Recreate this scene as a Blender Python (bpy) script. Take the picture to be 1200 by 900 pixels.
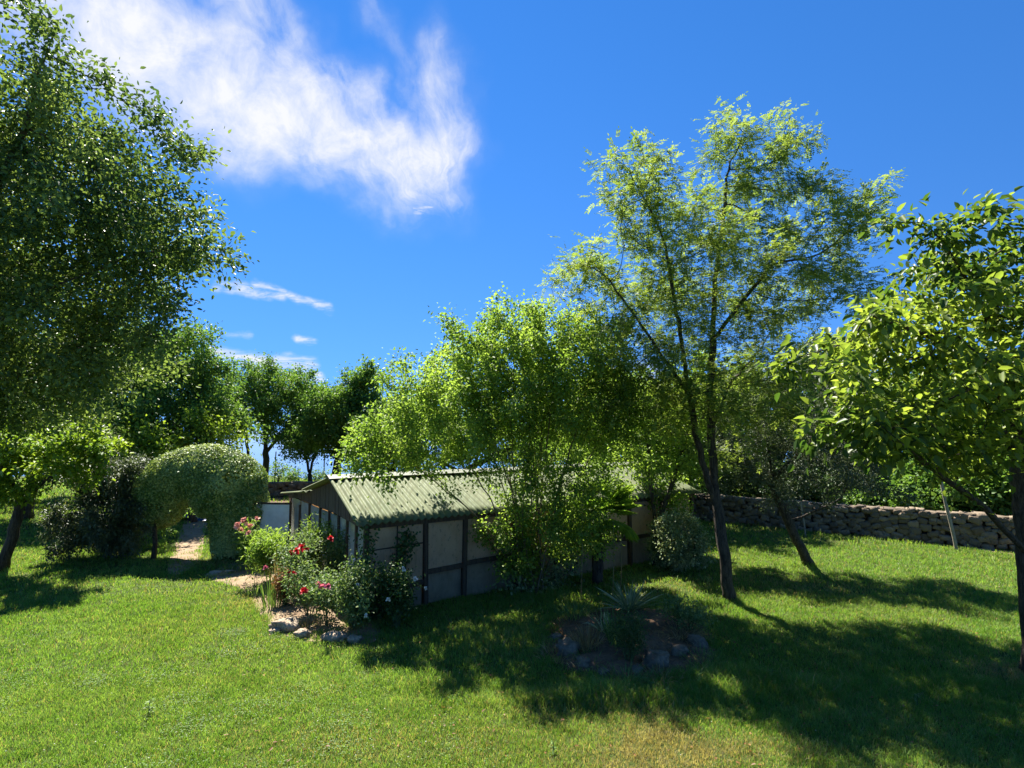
import bpy, math, random, zlib
import numpy as np
from mathutils import Vector, noise as mnoise

R = math.radians
random.seed(7)
rng = np.random.default_rng(11)
scene = bpy.context.scene
COL = scene.collection
for _o in list(bpy.data.objects):
    bpy.data.objects.remove(_o)

# ------------------------------------------------------------------ camera, sky, sun, exposure
F_PX, PITCH, EYE = 655.0, R(4.8), 4.0          # focal length in pixels of the 1200 px wide photo
cam_d = bpy.data.cameras.new('camera')
cam_d.sensor_width = 36.0
cam_d.lens = 36.0 * F_PX / 1200.0
cam_d.clip_start = 0.05
cam_d.clip_end = 60000
cam = bpy.data.objects.new('camera', cam_d)
COL.objects.link(cam)
cam.location = (0, 0, EYE)
cam.rotation_euler = (R(90) + PITCH, 0, 0)
scene.camera = cam

SUN_EL, SUN_LEFT = R(54), R(27)                 # sun stands ahead of the camera, to its left
EXPOSURE = 1.70
sun_d = bpy.data.lights.new('sun', 'SUN')
sun_d.energy = 5.0
sun_d.angle = R(0.53)
sun_d.color = (1.0, 0.95, 0.86)
sun = bpy.data.objects.new('sun', sun_d)
COL.objects.link(sun)
SUN_DIR = Vector((-math.sin(SUN_LEFT) * math.cos(SUN_EL), math.cos(SUN_LEFT) * math.cos(SUN_EL), math.sin(SUN_EL)))
sun.rotation_euler = SUN_DIR.to_track_quat('Z', 'Y').to_euler()
scene.view_settings.view_transform = 'Standard'
scene.view_settings.look = 'None'
scene.view_settings.gamma = 1
scene.view_settings.use_curve_mapping = False
scene.view_settings.exposure = EXPOSURE
scene.cycles.max_bounces = 12
scene.cycles.diffuse_bounces = 6
scene.cycles.transmission_bounces = 8
scene.cycles.transparent_max_bounces = 8


def ray(px, py):
    x, y = (px - 600) / F_PX, (450 - py) / F_PX
    return np.array((x, math.cos(PITCH) - y * math.sin(PITCH), math.sin(PITCH) + y * math.cos(PITCH)))


def P(px, py, D):
    r = ray(px, py)
    return np.array((0, 0, EYE)) + r * (D / r[1])


def G(px, py, z=0.0):
    r = ray(px, py)
    return np.array((0, 0, EYE)) + r * ((z - EYE) / r[2])


def azel(px, py):
    r = ray(px, py)
    r = r / np.linalg.norm(r)
    return math.atan2(r[0], r[1]), math.asin(r[2])


class NT:
    """small helper to wire shader nodes"""
    def __init__(self, tree):
        self.t = tree
        tree.nodes.clear()

    def n(self, typ, **kw):
        nd = self.t.nodes.new(typ)
        for k, v in kw.items():
            setattr(nd, k, v)
        return nd

    def l(self, a, b):
        self.t.links.new(a, b)

    def math(self, op, a, b=None, c=None, clamp=False):
        nd = self.n('ShaderNodeMath', operation=op, use_clamp=clamp)
        for i, v in enumerate((a, b, c)):
            if v is None:
                continue
            if isinstance(v, (int, float)):
                nd.inputs[i].default_value = v
            else:
                self.l(v, nd.inputs[i])
        return nd.outputs[0]

    def vmath(self, op, a, b=None):
        nd = self.n('ShaderNodeVectorMath', operation=op)
        for i, v in enumerate((a, b)):
            if v is None:
                continue
            if isinstance(v, (tuple, list)):
                nd.inputs[i].default_value = v
            else:
                self.l(v, nd.inputs[i])
        return nd

    def ramp(self, v, a, b, lo=0.0, hi=1.0, smooth=True):
        nd = self.n('ShaderNodeMapRange')
        nd.interpolation_type = 'SMOOTHSTEP' if smooth else 'LINEAR'
        nd.inputs['From Min'].default_value = a
        nd.inputs['From Max'].default_value = b
        nd.inputs['To Min'].default_value = lo
        nd.inputs['To Max'].default_value = hi
        self.l(v, nd.inputs['Value'])
        return nd.outputs[0]

    def mix(self, f, a, b, blend='MIX'):
        nd = self.n('ShaderNodeMix', data_type='RGBA', blend_type=blend)
        for i, v in ((0, f), (6, a), (7, b)):
            if isinstance(v, (int, float)):
                nd.inputs[i].default_value = v
            elif isinstance(v, (tuple, list)):
                nd.inputs[i].default_value = (*v[:3], 1)
            else:
                self.l(v, nd.inputs[i])
        return nd.outputs[2]

    def noise(self, vec, scale, detail=4, rough=0.55, dist=0.0):
        nd = self.n('ShaderNodeTexNoise')
        nd.inputs['Scale'].default_value = scale
        nd.inputs['Detail'].default_value = detail
        nd.inputs['Roughness'].default_value = rough
        nd.inputs['Distortion'].default_value = dist
        if vec is not None:
            self.l(vec, nd.inputs['Vector'])
        return nd.outputs[0]


def make_world():
    w = bpy.data.worlds.new('World')
    scene.world = w
    w.use_nodes = True
    t = NT(w.node_tree)
    sky = t.n('ShaderNodeTexSky', sky_type='NISHITA')
    sky.sun_disc = False
    sky.sun_elevation = SUN_EL
    sky.sun_rotation = -SUN_LEFT
    sky.air_density = 1.0
    sky.dust_density = 0.0
    sky.ozone_density = 4.0
    sky.altitude = 50
    tc = t.n('ShaderNodeTexCoord')
    d = tc.outputs['Generated']
    sk = t.vmath('MULTIPLY', t.vmath('MAXIMUM', d, (-1, -1, 0)).outputs[0], (1, 1, .78)).outputs[0]
    sk = t.vmath('NORMALIZE', t.vmath('ADD', sk, (0, 0, .24)).outputs[0]).outputs[0]
    t.l(sk, sky.inputs['Vector'])
    hsv = t.n('ShaderNodeHueSaturation')
    hsv.inputs['Saturation'].default_value = 1.28
    hsv.inputs['Value'].default_value = 1.0
    t.l(sky.outputs[0], hsv.inputs['Color'])
    sep = t.n('ShaderNodeSeparateXYZ')
    t.l(d, sep.inputs[0])
    az = t.math('ARCTAN2', sep.outputs[0], sep.outputs[1])
    el = t.math('ARCSINE', sep.outputs[2])
    comb = t.n('ShaderNodeCombineXYZ')
    t.l(az, comb.inputs[0])
    t.l(el, comb.inputs[1])
    ae = comb.outputs[0]
    # cloud-layer coordinates (flat layer overhead) for the wisps
    zc = t.math('MAXIMUM', sep.outputs[2], 0.03)
    cu = t.n('ShaderNodeCombineXYZ')
    t.l(t.math('DIVIDE', sep.outputs[0], zc), cu.inputs[0])
    t.l(t.math('DIVIDE', sep.outputs[1], zc), cu.inputs[1])
    # warp the mask coordinates a little so outlines feather
    wn = t.n('ShaderNodeTexNoise')
    wn.inputs['Scale'].default_value = 9.0
    wn.inputs['Detail'].default_value = 5
    t.l(ae, wn.inputs['Vector'])
    off = t.vmath('SCALE', t.vmath('SUBTRACT', wn.outputs['Color'], (0.5, 0.5, 0.5)).outputs[0])
    off.inputs['Scale'].default_value = 0.15
    aw = t.vmath('ADD', ae, off.outputs[0]).outputs[0]

    def capsule(p0, p1, wpx, gain=1.0, core=0.0, src=aw):
        a, b = azel(*p0), azel(*p1)
        ax, ay = b[0] - a[0], b[1] - a[1]
        L2 = ax * ax + ay * ay
        pa = t.vmath('SUBTRACT', src, (a[0], a[1], 0)).outputs[0]
        dt = t.vmath('DOT_PRODUCT', pa, (ax / L2, ay / L2, 0)).outputs['Value']
        h = t.math('MULTIPLY', dt, 1.0, clamp=True)
        cx = t.n('ShaderNodeVectorMath', operation='SCALE')
        cx.inputs[0].default_value = (ax, ay, 0)
        t.l(h, cx.inputs['Scale'])
        dist = t.vmath('LENGTH', t.vmath('SUBTRACT', pa, cx.outputs[0]).outputs[0]).outputs['Value']
        w_ = wpx / F_PX
        return t.math('MULTIPLY', t.ramp(dist, w_, w_ * core, 0, 1), gain)

    def vmax(ms):
        o = ms[0]
        for m in ms[1:]:
            o = t.math('MAXIMUM', o, m)
        return o

    big = vmax([capsule((40, -20), (320, 115), 105, 1.0, 0.15), capsule((170, 60), (430, 165), 85, 1.0, 0.2),
                capsule((330, 130), (500, 190), 85, 1.0, 0.0), capsule((440, 190), (510, 200), 60, 0.9, 0.0),
                capsule((505, 95), (520, 175), 70, 0.8, 0.0), capsule((265, -20), (340, 60), 48, 0.85),
                capsule((440, 20), (480, 90), 34, 0.4)])
    # fibres fan out from the knot at the lower right end of the cirrus
    kc = azel(535, 262)
    dl = t.vmath('SUBTRACT', aw, (kc[0], kc[1], 0)).outputs[0]
    sd = t.n('ShaderNodeSeparateXYZ')
    t.l(dl, sd.inputs[0])
    th = t.math('ARCTAN2', sd.outputs[1], t.math('MULTIPLY', sd.outputs[0], -1.0))
    rr = t.vmath('LENGTH', dl).outputs['Value']

    def fibre(ft, fr, dist):
        cv = t.n('ShaderNodeCombineXYZ')
        t.l(t.math('MULTIPLY', th, ft), cv.inputs[0])
        t.l(t.math('MULTIPLY', rr, fr), cv.inputs[1])
        return t.noise(cv.outputs[0], 1.0, 7, 0.62, dist)
    f1, f2 = fibre(4.0, 6.0, 0.25), fibre(9.0, 12.0, 0.3)
    s3 = t.noise(ae, 13, 9, 0.66, 0.5)
    st = t.math('ADD', t.math('ADD', t.math('MULTIPLY', f1, 0.46), t.math('MULTIPLY', f2, 0.16)), t.math('MULTIPLY', s3, 0.50))
    core = vmax([capsule((100, 20), (330, 150), 95, 1.0), capsule((320, 140), (490, 195), 85, 1.0), capsule((515, 120), (525, 180), 60, .6)])
    dens = t.math('ADD', t.math('MULTIPLY', t.math('SUBTRACT', st, 0.41), 2.7), t.math('MULTIPLY', core, 0.34))
    bigm = t.math('MULTIPLY', t.math('MULTIPLY', dens, 1.0, clamp=True), t.ramp(big, 0.0, 0.95, 0, 1))
    # hazy veil round the cirrus
    veil = t.math('MULTIPLY', t.math('MULTIPLY', big, st), 0.36)
    # small low clouds
    wn2 = t.n('ShaderNodeTexNoise')
    wn2.inputs['Scale'].default_value = 30.0
    wn2.inputs['Detail'].default_value = 4
    t.l(ae, wn2.inputs['Vector'])
    off2 = t.vmath('SCALE', t.vmath('SUBTRACT', wn2.outputs['Color'], (0.5, 0.5, 0.5)).outputs[0])
    off2.inputs['Scale'].default_value = 0.022
    aw2 = t.vmath('ADD', ae, off2.outputs[0]).outputs[0]
    small = vmax([capsule((258, 335), (330, 346), 10, 1.0, 0, aw2), capsule((300, 333), (385, 362), 8, 0.9, 0, aw2),
                  capsule((348, 396), (366, 398), 7, 1.0, 0, aw2), capsule((250, 414), (310, 422), 9, 1.0, 0, aw2),
                  capsule((310, 424), (366, 426), 12, 1.0, 0, aw2), capsule((345, 432), (372, 440), 10, 1.0, 0, aw2),
                  capsule((488, 246), (504, 242), 7, 0.9, 0, aw2), capsule((262, 392), (292, 394), 5, 0.4, 0, aw2),
                  # bank low over the horizon on the right, seen through the trees
                  capsule((860, 450), (930, 440), 26, 0.95, 0.2, aw2), capsule((600, 470), (760, 440), 24, 0.6, 0.1, aw2),
                  capsule((630, 350), (660, 345), 16, 0.12, 0.0, aw2)])
    mp2 = t.n('ShaderNodeMapping')
    mp2.inputs['Rotation'].default_value = (0, 0, R(14))
    mp2.inputs['Scale'].default_value = (16, 70, 1)
    t.l(ae, mp2.inputs['Vector'])
    small = t.math('MULTIPLY', small, t.ramp(t.noise(mp2.outputs[0], 1.0, 6, 0.65, 0.4), 0.34, 0.64, 0.05, 1.0))
    mask = t.math('MAXIMUM', t.math('MAXIMUM', bigm, veil), small)
    col = t.mix(t.math('MULTIPLY', mask, 0.97, clamp=True), t.mix(1.0, hsv.outputs[0], (.98, .93, 1.06), 'MULTIPLY'), (5.5, 5.55, 5.7))
    bg = t.n('ShaderNodeBackground')
    bg.inputs['Strength'].default_value = 0.055
    t.l(col, bg.inputs['Color'])
    out = t.n('ShaderNodeOutputWorld')
    t.l(bg.outputs[0], out.inputs['Surface'])


make_world()

# ------------------------------------------------------------------ materials
def new_mat(name):
    m = bpy.data.materials.new(name)
    m.use_nodes = True
    return m, NT(m.node_tree)


def finish(t, shader):
    o = t.n('ShaderNodeOutputMaterial')
    t.l(shader, o.inputs['Surface'])
    return o


def leaf_mat(name, dark, light, trans=0.5, rough=0.52, spec=0.28, tint=(1.08, 1.10, 0.60), clump=0.7):
    """per-leaf colour variation, a glossy upper face and light passing through"""
    m, t = new_mat(name)
    geo = t.n('ShaderNodeNewGeometry')
    tc = t.n('ShaderNodeTexCoord')
    cl = t.ramp(t.noise(tc.outputs['Object'], clump, 2), 0.35, 0.65, -0.3, 0.3)
    f = t.math('ADD', geo.outputs['Random Per Island'], cl, clamp=True)
    c = t.mix(f, dark, light)
    pb = t.n('ShaderNodeBsdfPrincipled')
    t.l(c, pb.inputs['Base Color'])
    pb.inputs['Roughness'].default_value = rough
    pb.inputs['Specular IOR Level'].default_value = spec
    tr = t.n('ShaderNodeBsdfTranslucent')
    t.l(t.mix(1.0, c, tint, 'MULTIPLY'), tr.inputs['Color'])
    mx = t.n('ShaderNodeMixShader')
    mx.inputs[0].default_value = trans
    t.l(pb.outputs[0], mx.inputs[1])
    t.l(tr.outputs[0], mx.inputs[2])
    finish(t, mx.outputs[0])
    return m


def rough_mat(name, c1, c2, scale=6.0, rough=0.85, bump=0.4, stretch=(1, 1, 1), c3=None, spec=0.3, scale2=None):
    m, t = new_mat(name)
    tc = t.n('ShaderNodeTexCoord')
    mp = t.n('ShaderNodeMapping')
    mp.inputs['Scale'].default_value = stretch
    t.l(tc.outputs['Object'], mp.inputs['Vector'])
    n1 = t.noise(mp.outputs[0], scale, 6, 0.65)
    n2 = t.noise(mp.outputs[0], scale2 or scale * 5, 4, 0.6)
    c = t.mix(t.ramp(n1, 0.3, 0.7), c1, c2)
    if c3:
        c = t.mix(t.ramp(n2, 0.5, 0.72), c, c3)
    pb = t.n('ShaderNodeBsdfPrincipled')
    t.l(c, pb.inputs['Base Color'])
    pb.inputs['Roughness'].default_value = rough
    pb.inputs['Specular IOR Level'].default_value = spec
    bp = t.n('ShaderNodeBump')
    bp.inputs['Strength'].default_value = bump
    bp.inputs['Distance'].default_value = 0.03
    t.l(t.math('ADD', n1, n2), bp.inputs['Height'])
    t.l(bp.outputs[0], pb.inputs['Normal'])
    finish(t, pb.outputs[0])
    return m


M = {}
M['bark_dark'] = rough_mat('dark_bark', (0.028, 0.022, 0.017), (0.12, 0.095, 0.07), 5, stretch=(4, 4, .7), bump=1.0, c3=(0.015, 0.012, 0.01), scale2=16)
M['bark_grey'] = rough_mat('grey_bark', (0.07, 0.06, 0.048), (0.15, 0.13, 0.10), 5, stretch=(3, 3, .6), bump=.8)
M['bark_tan'] = rough_mat('tan_bark', (0.12, 0.09, 0.055), (0.22, 0.17, 0.10), 8, stretch=(3, 3, .6), bump=.4)
M['stem_green'] = rough_mat('green_stem', (0.06, 0.09, 0.03), (0.11, 0.13, 0.05), 10)
M['leaf_left'] = leaf_mat('glossy_dark_leaf', (0.06, 0.115, 0.03), (0.24, 0.32, 0.095), .44, .45, .35)
M['leaf_mid'] = leaf_mat('mid_green_leaf', (0.07, 0.15, 0.03), (0.21, 0.34, 0.07), .42)
M['leaf_dark'] = leaf_mat('dark_leaf', (0.035, 0.080, 0.022), (0.096, 0.160, 0.045), .3)
M['leaf_lime'] = leaf_mat('lime_leaf', (0.120, 0.216, 0.024), (0.288, 0.384, 0.042), .48)
M['leaf_bush'] = leaf_mat('bright_bush_leaf', (0.13, 0.225, 0.035), (0.33, 0.45, 0.095), .58)
M['leaf_locust'] = leaf_mat('locust_leaflet', (0.11, 0.185, 0.040), (0.33, 0.40, 0.09), .56, clump=.9)
M['leaf_olive'] = leaf_mat('grey_green_leaf', (0.052, 0.078, 0.040), (0.138, 0.172, 0.098), .25, .5, .35)
M['leaf_big'] = leaf_mat('broad_leaf', (0.055, 0.11, 0.02), (0.32, 0.40, 0.07), .58, .42, .35)
M['leaf_hedge'] = leaf_mat('hedge_leaf', (0.085, 0.165, 0.03), (0.45, 0.52, 0.19), .25, .5, .35)
M['leaf_rose'] = leaf_mat('rose_leaf', (0.085, 0.155, 0.05), (0.26, 0.34, 0.13), .42)
M['leaf_silver'] = leaf_mat('variegated_leaf', (0.130, 0.195, 0.078), (0.468, 0.494, 0.260), .3)
M['leaf_blade'] = leaf_mat('strap_leaf', (0.091, 0.169, 0.039), (0.247, 0.338, 0.091), .35)
M['leaf_yucca'] = leaf_mat('yucca_leaf', (0.18, 0.23, 0.11), (0.48, 0.50, 0.29), .25)
M['leaf_palm'] = leaf_mat('palm_leaf', (0.13, 0.24, 0.03), (0.32, 0.44, 0.07), .55)
M['leaf_brown'] = leaf_mat('withered_leaf', (0.16, 0.07, 0.025), (0.34, 0.17, 0.07), .3)
M['dry_stalk'] = leaf_mat('dry_stalk', (0.22, 0.15, 0.06), (0.42, 0.32, 0.16), .3)
M['petal_red'] = leaf_mat('red_petal', (0.42, 0.012, 0.02), (0.62, 0.035, 0.05), .3, tint=(1.2, .6, .6))
M['petal_pink'] = leaf_mat('pink_petal', (0.58, 0.13, 0.2), (0.72, 0.30, 0.36), .35, tint=(1.1, .8, .8))
M['petal_salmon'] = leaf_mat('salmon_petal', (0.6, 0.28, 0.22), (0.78, 0.48, 0.42), .35, tint=(1.1, .9, .8))
M['petal_white'] = leaf_mat('white_petal', (0.66, 0.62, 0.56), (0.82, 0.79, 0.74), .3, tint=(1, 1, 1))
M['soil'] = rough_mat('dry_soil', (0.20, 0.125, 0.075), (0.33, 0.24, 0.15), 3.5, .95, .9, c3=(0.24, 0.20, 0.10), scale2=22)
M['soil_red'] = rough_mat('red_soil', (0.085, 0.05, 0.03), (0.20, 0.115, 0.065), 3.0, .95, .9, c3=(0.05, 0.035, 0.022), scale2=18)
M['rock'] = rough_mat('limestone', (0.10, 0.072, 0.046), (0.27, 0.20, 0.135), 4, .9, .9, c3=(0.09, 0.085, 0.075), scale2=9)
M['rock_tan'] = rough_mat('tan_stone', (0.24, 0.18, 0.12), (0.46, 0.37, 0.27), 5, .9, .9, c3=(0.14, 0.11, 0.08), scale2=11)
M['wood'] = rough_mat('weathered_brown_wood', (0.055, 0.035, 0.024), (0.12, 0.08, 0.052), 4, .8, .5, (6, 6, .5))
M['wood_gable'] = rough_mat('gable_planks', (0.075, 0.052, 0.038), (0.15, 0.11, 0.08), 3, .85, .5, (5, 5, .4))
M['wood_pale'] = rough_mat('pale_wood', (0.20, 0.17, 0.13), (0.36, 0.31, 0.24), 5, .85, .4, (6, 6, .5))
M['white_paint'] = rough_mat('white_sheet', (0.62, 0.62, 0.60), (0.78, 0.78, 0.76), 3, .5, .1)
M['tarp'] = rough_mat('blue_tarp', (0.02, 0.05, 0.16), (0.05, 0.11, 0.32), 3, .35, .3, spec=.5)


def panel_mat(name, c1, c2, trans, rough=0.3):
    m, t = new_mat(name)
    tc = t.n('ShaderNodeTexCoord')
    mp = t.n('ShaderNodeMapping')
    mp.inputs['Scale'].default_value = (1.2, 1.2, 0.8)
    t.l(tc.outputs['Object'], mp.inputs['Vector'])
    c = t.mix(t.ramp(t.noise(mp.outputs[0], 2.2, 6, .65, .4), .3, .7), c1, c2)
    ms = t.n('ShaderNodeMapping')
    ms.inputs['Scale'].default_value = (7, 7, .7)
    t.l(tc.outputs['Object'], ms.inputs['Vector'])
    c = t.mix(t.ramp(t.noise(ms.outputs[0], 1.6, 6, .7), .52, .76, 0, .42), c, (0.16, 0.125, 0.08))
    c = t.mix(t.ramp(t.noise(mp.outputs[0], 11, 5, .7), .55, .72, 0, .6), c, (0.13, 0.10, 0.07))
    pb = t.n('ShaderNodeBsdfPrincipled')
    t.l(c, pb.inputs['Base Color'])
    pb.inputs['Roughness'].default_value = rough
    tr = t.n('ShaderNodeBsdfTranslucent')
    t.l(c, tr.inputs['Color'])
    mx = t.n('ShaderNodeMixShader')
    mx.inputs[0].default_value = trans
    t.l(pb.outputs[0], mx.inputs[1])
    t.l(tr.outputs[0], mx.inputs[2])
    finish(t, mx.outputs[0])
    return m


M['panel'] = panel_mat('cloudy_panel', (0.70, 0.50, 0.30), (0.82, 0.63, 0.42), .5)
M['panel_low'] = panel_mat('grimy_lower_panel', (0.27, 0.20, 0.13), (0.42, 0.32, 0.22), .2)
M['panel_glass'] = panel_mat('whitewashed_glass', (0.34, 0.37, 0.34), (0.62, 0.64, 0.62), .35, .15)


def roof_mat():
    m, t = new_mat('green_corrugated_sheet')
    tc = t.n('ShaderNodeTexCoord')
    n1 = t.noise(tc.outputs['Object'], 0.9, 6, .6)
    mp = t.n('ShaderNodeMapping')
    mp.inputs['Scale'].default_value = (6, .6, 1)
    t.l(tc.outputs['Object'], mp.inputs['Vector'])
    n2 = t.noise(mp.outputs[0], 3, 6, .7)
    c = t.mix(t.ramp(n1, .3, .7), (0.115, 0.145, 0.062), (0.165, 0.185, 0.09))
    c = t.mix(t.ramp(n2, .45, .72, 0, .55), c, (0.14, 0.125, 0.075))
    c = t.mix(t.ramp(t.noise(tc.outputs['Object'], 25, 4, .7), .58, .75, 0, .5), c, (0.05, 0.05, 0.03))
    pb = t.n('ShaderNodeBsdfPrincipled')
    t.l(c, pb.inputs['Base Color'])
    t.l(t.ramp(n2, .3, .7, .6, .8), pb.inputs['Roughness'])
    pb.inputs['Specular IOR Level'].default_value = 0.2
    finish(t, pb.outputs[0])
    return m


M['roof'] = roof_mat()
M['ridge'] = rough_mat('ridge_sheet', (0.17, 0.18, 0.12), (0.23, 0.235, 0.17), 3, .6, .1)


def ground_mat():
    m, t = new_mat('lawn_ground')
    tc = t.n('ShaderNodeTexCoord')
    o = tc.outputs['Object']
    n1 = t.noise(o, 0.35, 5, .6)
    n2 = t.noise(o, 4.0, 6, .7)
    n3 = t.noise(o, 30.0, 4, .7)
    c = t.mix(t.ramp(n1, .35, .65), (0.055, 0.085, 0.018), (0.085, 0.115, 0.024))
    c = t.mix(t.ramp(n2, .5, .75), c, (0.12, 0.115, 0.04))
    c = t.mix(t.ramp(n3, .5, .8), c, (0.05, 0.04, 0.02))
    pb = t.n('ShaderNodeBsdfPrincipled')
    t.l(c, pb.inputs['Base Color'])
    pb.inputs['Roughness'].default_value = .95
    pb.inputs['Specular IOR Level'].default_value = .1
    bp = t.n('ShaderNodeBump')
    bp.inputs['Distance'].default_value = .05
    t.l(t.math('ADD', n2, n3), bp.inputs['Height'])
    t.l(bp.outputs[0], pb.inputs['Normal'])
    finish(t, pb.outputs[0])
    return m


def grass_mat():
    m, t = new_mat('grass_blade')
    geo = t.n('ShaderNodeNewGeometry')
    at = t.n('ShaderNodeAttribute', attribute_name='dry')
    tc = t.n('ShaderNodeTexCoord')
    n1 = t.noise(tc.outputs['Object'], 0.5, 4, .6)
    n2 = t.noise(tc.outputs['Object'], 2.6, 4, .65)
    f = t.math('ADD', geo.outputs['Random Per Island'], t.ramp(n2, .3, .7, -.35, .35), clamp=True)
    c = t.mix(f, (0.122, 0.24, 0.040), (0.27, 0.42, 0.11))
    c = t.mix(t.ramp(t.noise(tc.outputs['Object'], 0.22, 3, .6), .4, .65, 0, .4), c, t.mix(f, (0.13, 0.20, 0.03), (0.28, 0.36, 0.08)))
    c = t.mix(t.ramp(n1, .35, .65, 0, .45), c, (0.105, 0.25, 0.022))
    rnd = t.math('FRACT', t.math('MULTIPLY', geo.outputs['Random Per Island'], 37.7))
    dry = t.math('GREATER_THAN', at.outputs['Fac'], rnd)
    c = t.mix(t.math('MULTIPLY', dry, .9), c, t.mix(f, (0.25, 0.20, 0.095), (0.46, 0.39, 0.21)))
    pb = t.n('ShaderNodeBsdfPrincipled')
    t.l(c, pb.inputs['Base Color'])
    pb.inputs['Roughness'].default_value = .5
    pb.inputs['Specular IOR Level'].default_value = .3
    tr = t.n('ShaderNodeBsdfTranslucent')
    t.l(t.mix(1.0, c, (1.2, 1.15, .5), 'MULTIPLY'), tr.inputs['Color'])
    mx = t.n('ShaderNodeMixShader')
    mx.inputs[0].default_value = .5
    t.l(pb.outputs[0], mx.inputs[1])
    t.l(tr.outputs[0], mx.inputs[2])
    finish(t, mx.outputs[0])
    return m


def sea_mat():
    m, t = new_mat('sea_water')
    tc = t.n('ShaderNodeTexCoord')
    mp = t.n('ShaderNodeMapping')
    mp.inputs['Scale'].default_value = (1, .35, 1)
    t.l(tc.outputs['Object'], mp.inputs['Vector'])
    n1 = t.noise(mp.outputs[0], .05, 8, .65)
    pb = t.n('ShaderNodeBsdfPrincipled')
    pb.inputs['Base Color'].default_value = (0.03, 0.10, 0.22, 1)
    pb.inputs['Roughness'].default_value = .25
    bp = t.n('ShaderNodeBump')
    bp.inputs['Strength'].default_value = .35
    bp.inputs['Distance'].default_value = 2.0
    t.l(n1, bp.inputs['Height'])
    t.l(bp.outputs[0], pb.inputs['Normal'])
    finish(t, pb.outputs[0])
    return m


M['ground'] = ground_mat()
M['grass'] = grass_mat()
M['sea'] = sea_mat()

# ------------------------------------------------------------------ object helpers
def tag(o, label=None, cat=None, group=None, kind=None):
    if label: o['label'] = label
    if cat: o['category'] = cat
    if group: o['group'] = group
    if kind: o['kind'] = kind
    return o


def empty(name, loc, label, cat, group=None):
    o = bpy.data.objects.new(name, None)
    COL.objects.link(o)
    o.location = [float(v) for v in loc]
    o.empty_display_size = .3
    return tag(o, label, cat, group)


def link(name, me, mat, parent=None, smooth=False):
    o = bpy.data.objects.new(name, me)
    COL.objects.link(o)
    me.materials.append(mat)
    if smooth:
        me.polygons.foreach_set('use_smooth', [True] * len(me.polygons))
    if parent is not None:
        o.parent = parent
    return o


def origin(parent):
    return np.array(parent.location) if parent is not None else np.zeros(3)


def mesh_np(name, V, faces, mat, parent=None, smooth=False, attr=None):
    """faces: list of int arrays (n,k); vertices in world space, moved into the parent's space"""
    V = np.asarray(V, dtype=np.float32) - origin(parent).astype(np.float32)
    me = bpy.data.meshes.new(name)
    me.vertices.add(len(V))
    me.vertices.foreach_set('co', V.ravel())
    faces = [np.asarray(f, dtype=np.int32) for f in faces if len(f)]
    li = np.concatenate([f.ravel() for f in faces])
    tot = np.concatenate([np.full(len(f), f.shape[1], dtype=np.int32) for f in faces])
    st = np.concatenate([[0], np.cumsum(tot)[:-1]]).astype(np.int32)
    me.loops.add(len(li))
    me.loops.foreach_set('vertex_index', li)
    me.polygons.add(len(tot))
    me.polygons.foreach_set('loop_start', st)
    me.polygons.foreach_set('loop_total', tot)
    if attr is not None:
        a = me.attributes.new('dry', 'FLOAT', 'POINT')
        a.data.foreach_set('value', np.asarray(attr, dtype=np.float32))
    me.update(calc_edges=True)
    return link(name, me, mat, parent, smooth)


class MB:
    """collects boxes, tubes and loose faces in world space, builds one mesh"""
    def __init__(self):
        self.v, self.f = [], []

    def add(self, vs, fs):
        k = len(self.v)
        self.v += [tuple(float(c) for c in p) for p in vs]
        self.f += [tuple(i + k for i in f) for f in fs]

    def box(self, c, x, y, z):
        """centre and three half-axis vectors"""
        c, x, y, z = (np.asarray(q, float) for q in (c, x, y, z))
        vs = [c + sx * x + sy * y + sz * z for sz in (-1, 1) for sy in (-1, 1) for sx in (-1, 1)]
        self.add(vs, [(0, 2, 3, 1), (4, 5, 7, 6), (0, 1, 5, 4), (2, 6, 7, 3), (0, 4, 6, 2), (1, 3, 7, 5)])

    def beam(self, a, b, w, h, up=(0, 0, 1)):
        a, b, up = (np.asarray(q, float) for q in (a, b, up))
        d = b - a
        L = np.linalg.norm(d)
        d /= L
        s = np.cross(d, up)
        if np.linalg.norm(s) < 1e-3:
            s = np.cross(d, (1, 0, 0))
        s /= np.linalg.norm(s)
        u = np.cross(s, d)
        self.box((a + b) / 2, d * L / 2, s * w / 2, u * h / 2)

    def tube(self, pts, rad, n=6, cap=True):
        pts = [np.asarray(p, float) for p in pts]
        k = len(self.v)
        up = np.array((0.31, 0.17, 0.93))
        ref = None
        for i, p in enumerate(pts):
            d = pts[min(i + 1, len(pts) - 1)] - pts[max(i - 1, 0)]
            d /= (np.linalg.norm(d) + 1e-9)
            if ref is None:
                ref = np.cross(d, (1.0, 0.05, 0.02))
                if np.linalg.norm(ref) < .2:
                    ref = np.cross(d, (0, 1.0, 0))
            ref = ref - d * np.dot(ref, d)
            ref /= (np.linalg.norm(ref) + 1e-9)
            b = np.cross(d, ref)
            r = rad[i] if hasattr(rad, '__len__') else rad
            for j in range(n):
                a = 2 * math.pi * j / n
                self.v.append(tuple(p + r * (math.cos(a) * ref + math.sin(a) * b)))
        for i in range(len(pts) - 1):
            for j in range(n):
                j2 = (j + 1) % n
                self.f.append((k + i * n + j, k + i * n + j2, k + (i + 1) * n + j2, k + (i + 1) * n + j))
        if cap:
            self.f.append(tuple(k + j for j in range(n))[::-1])
            self.f.append(tuple(k + (len(pts) - 1) * n + j for j in range(n)))

    def build(self, name, mat, parent=None, smooth=False):
        me = bpy.data.meshes.new(name)
        o_ = origin(parent)
        me.from_pydata([tuple(np.asarray(p) - o_) for p in self.v], [], self.f)
        me.update()
        return link(name, me, mat, parent, smooth)


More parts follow.
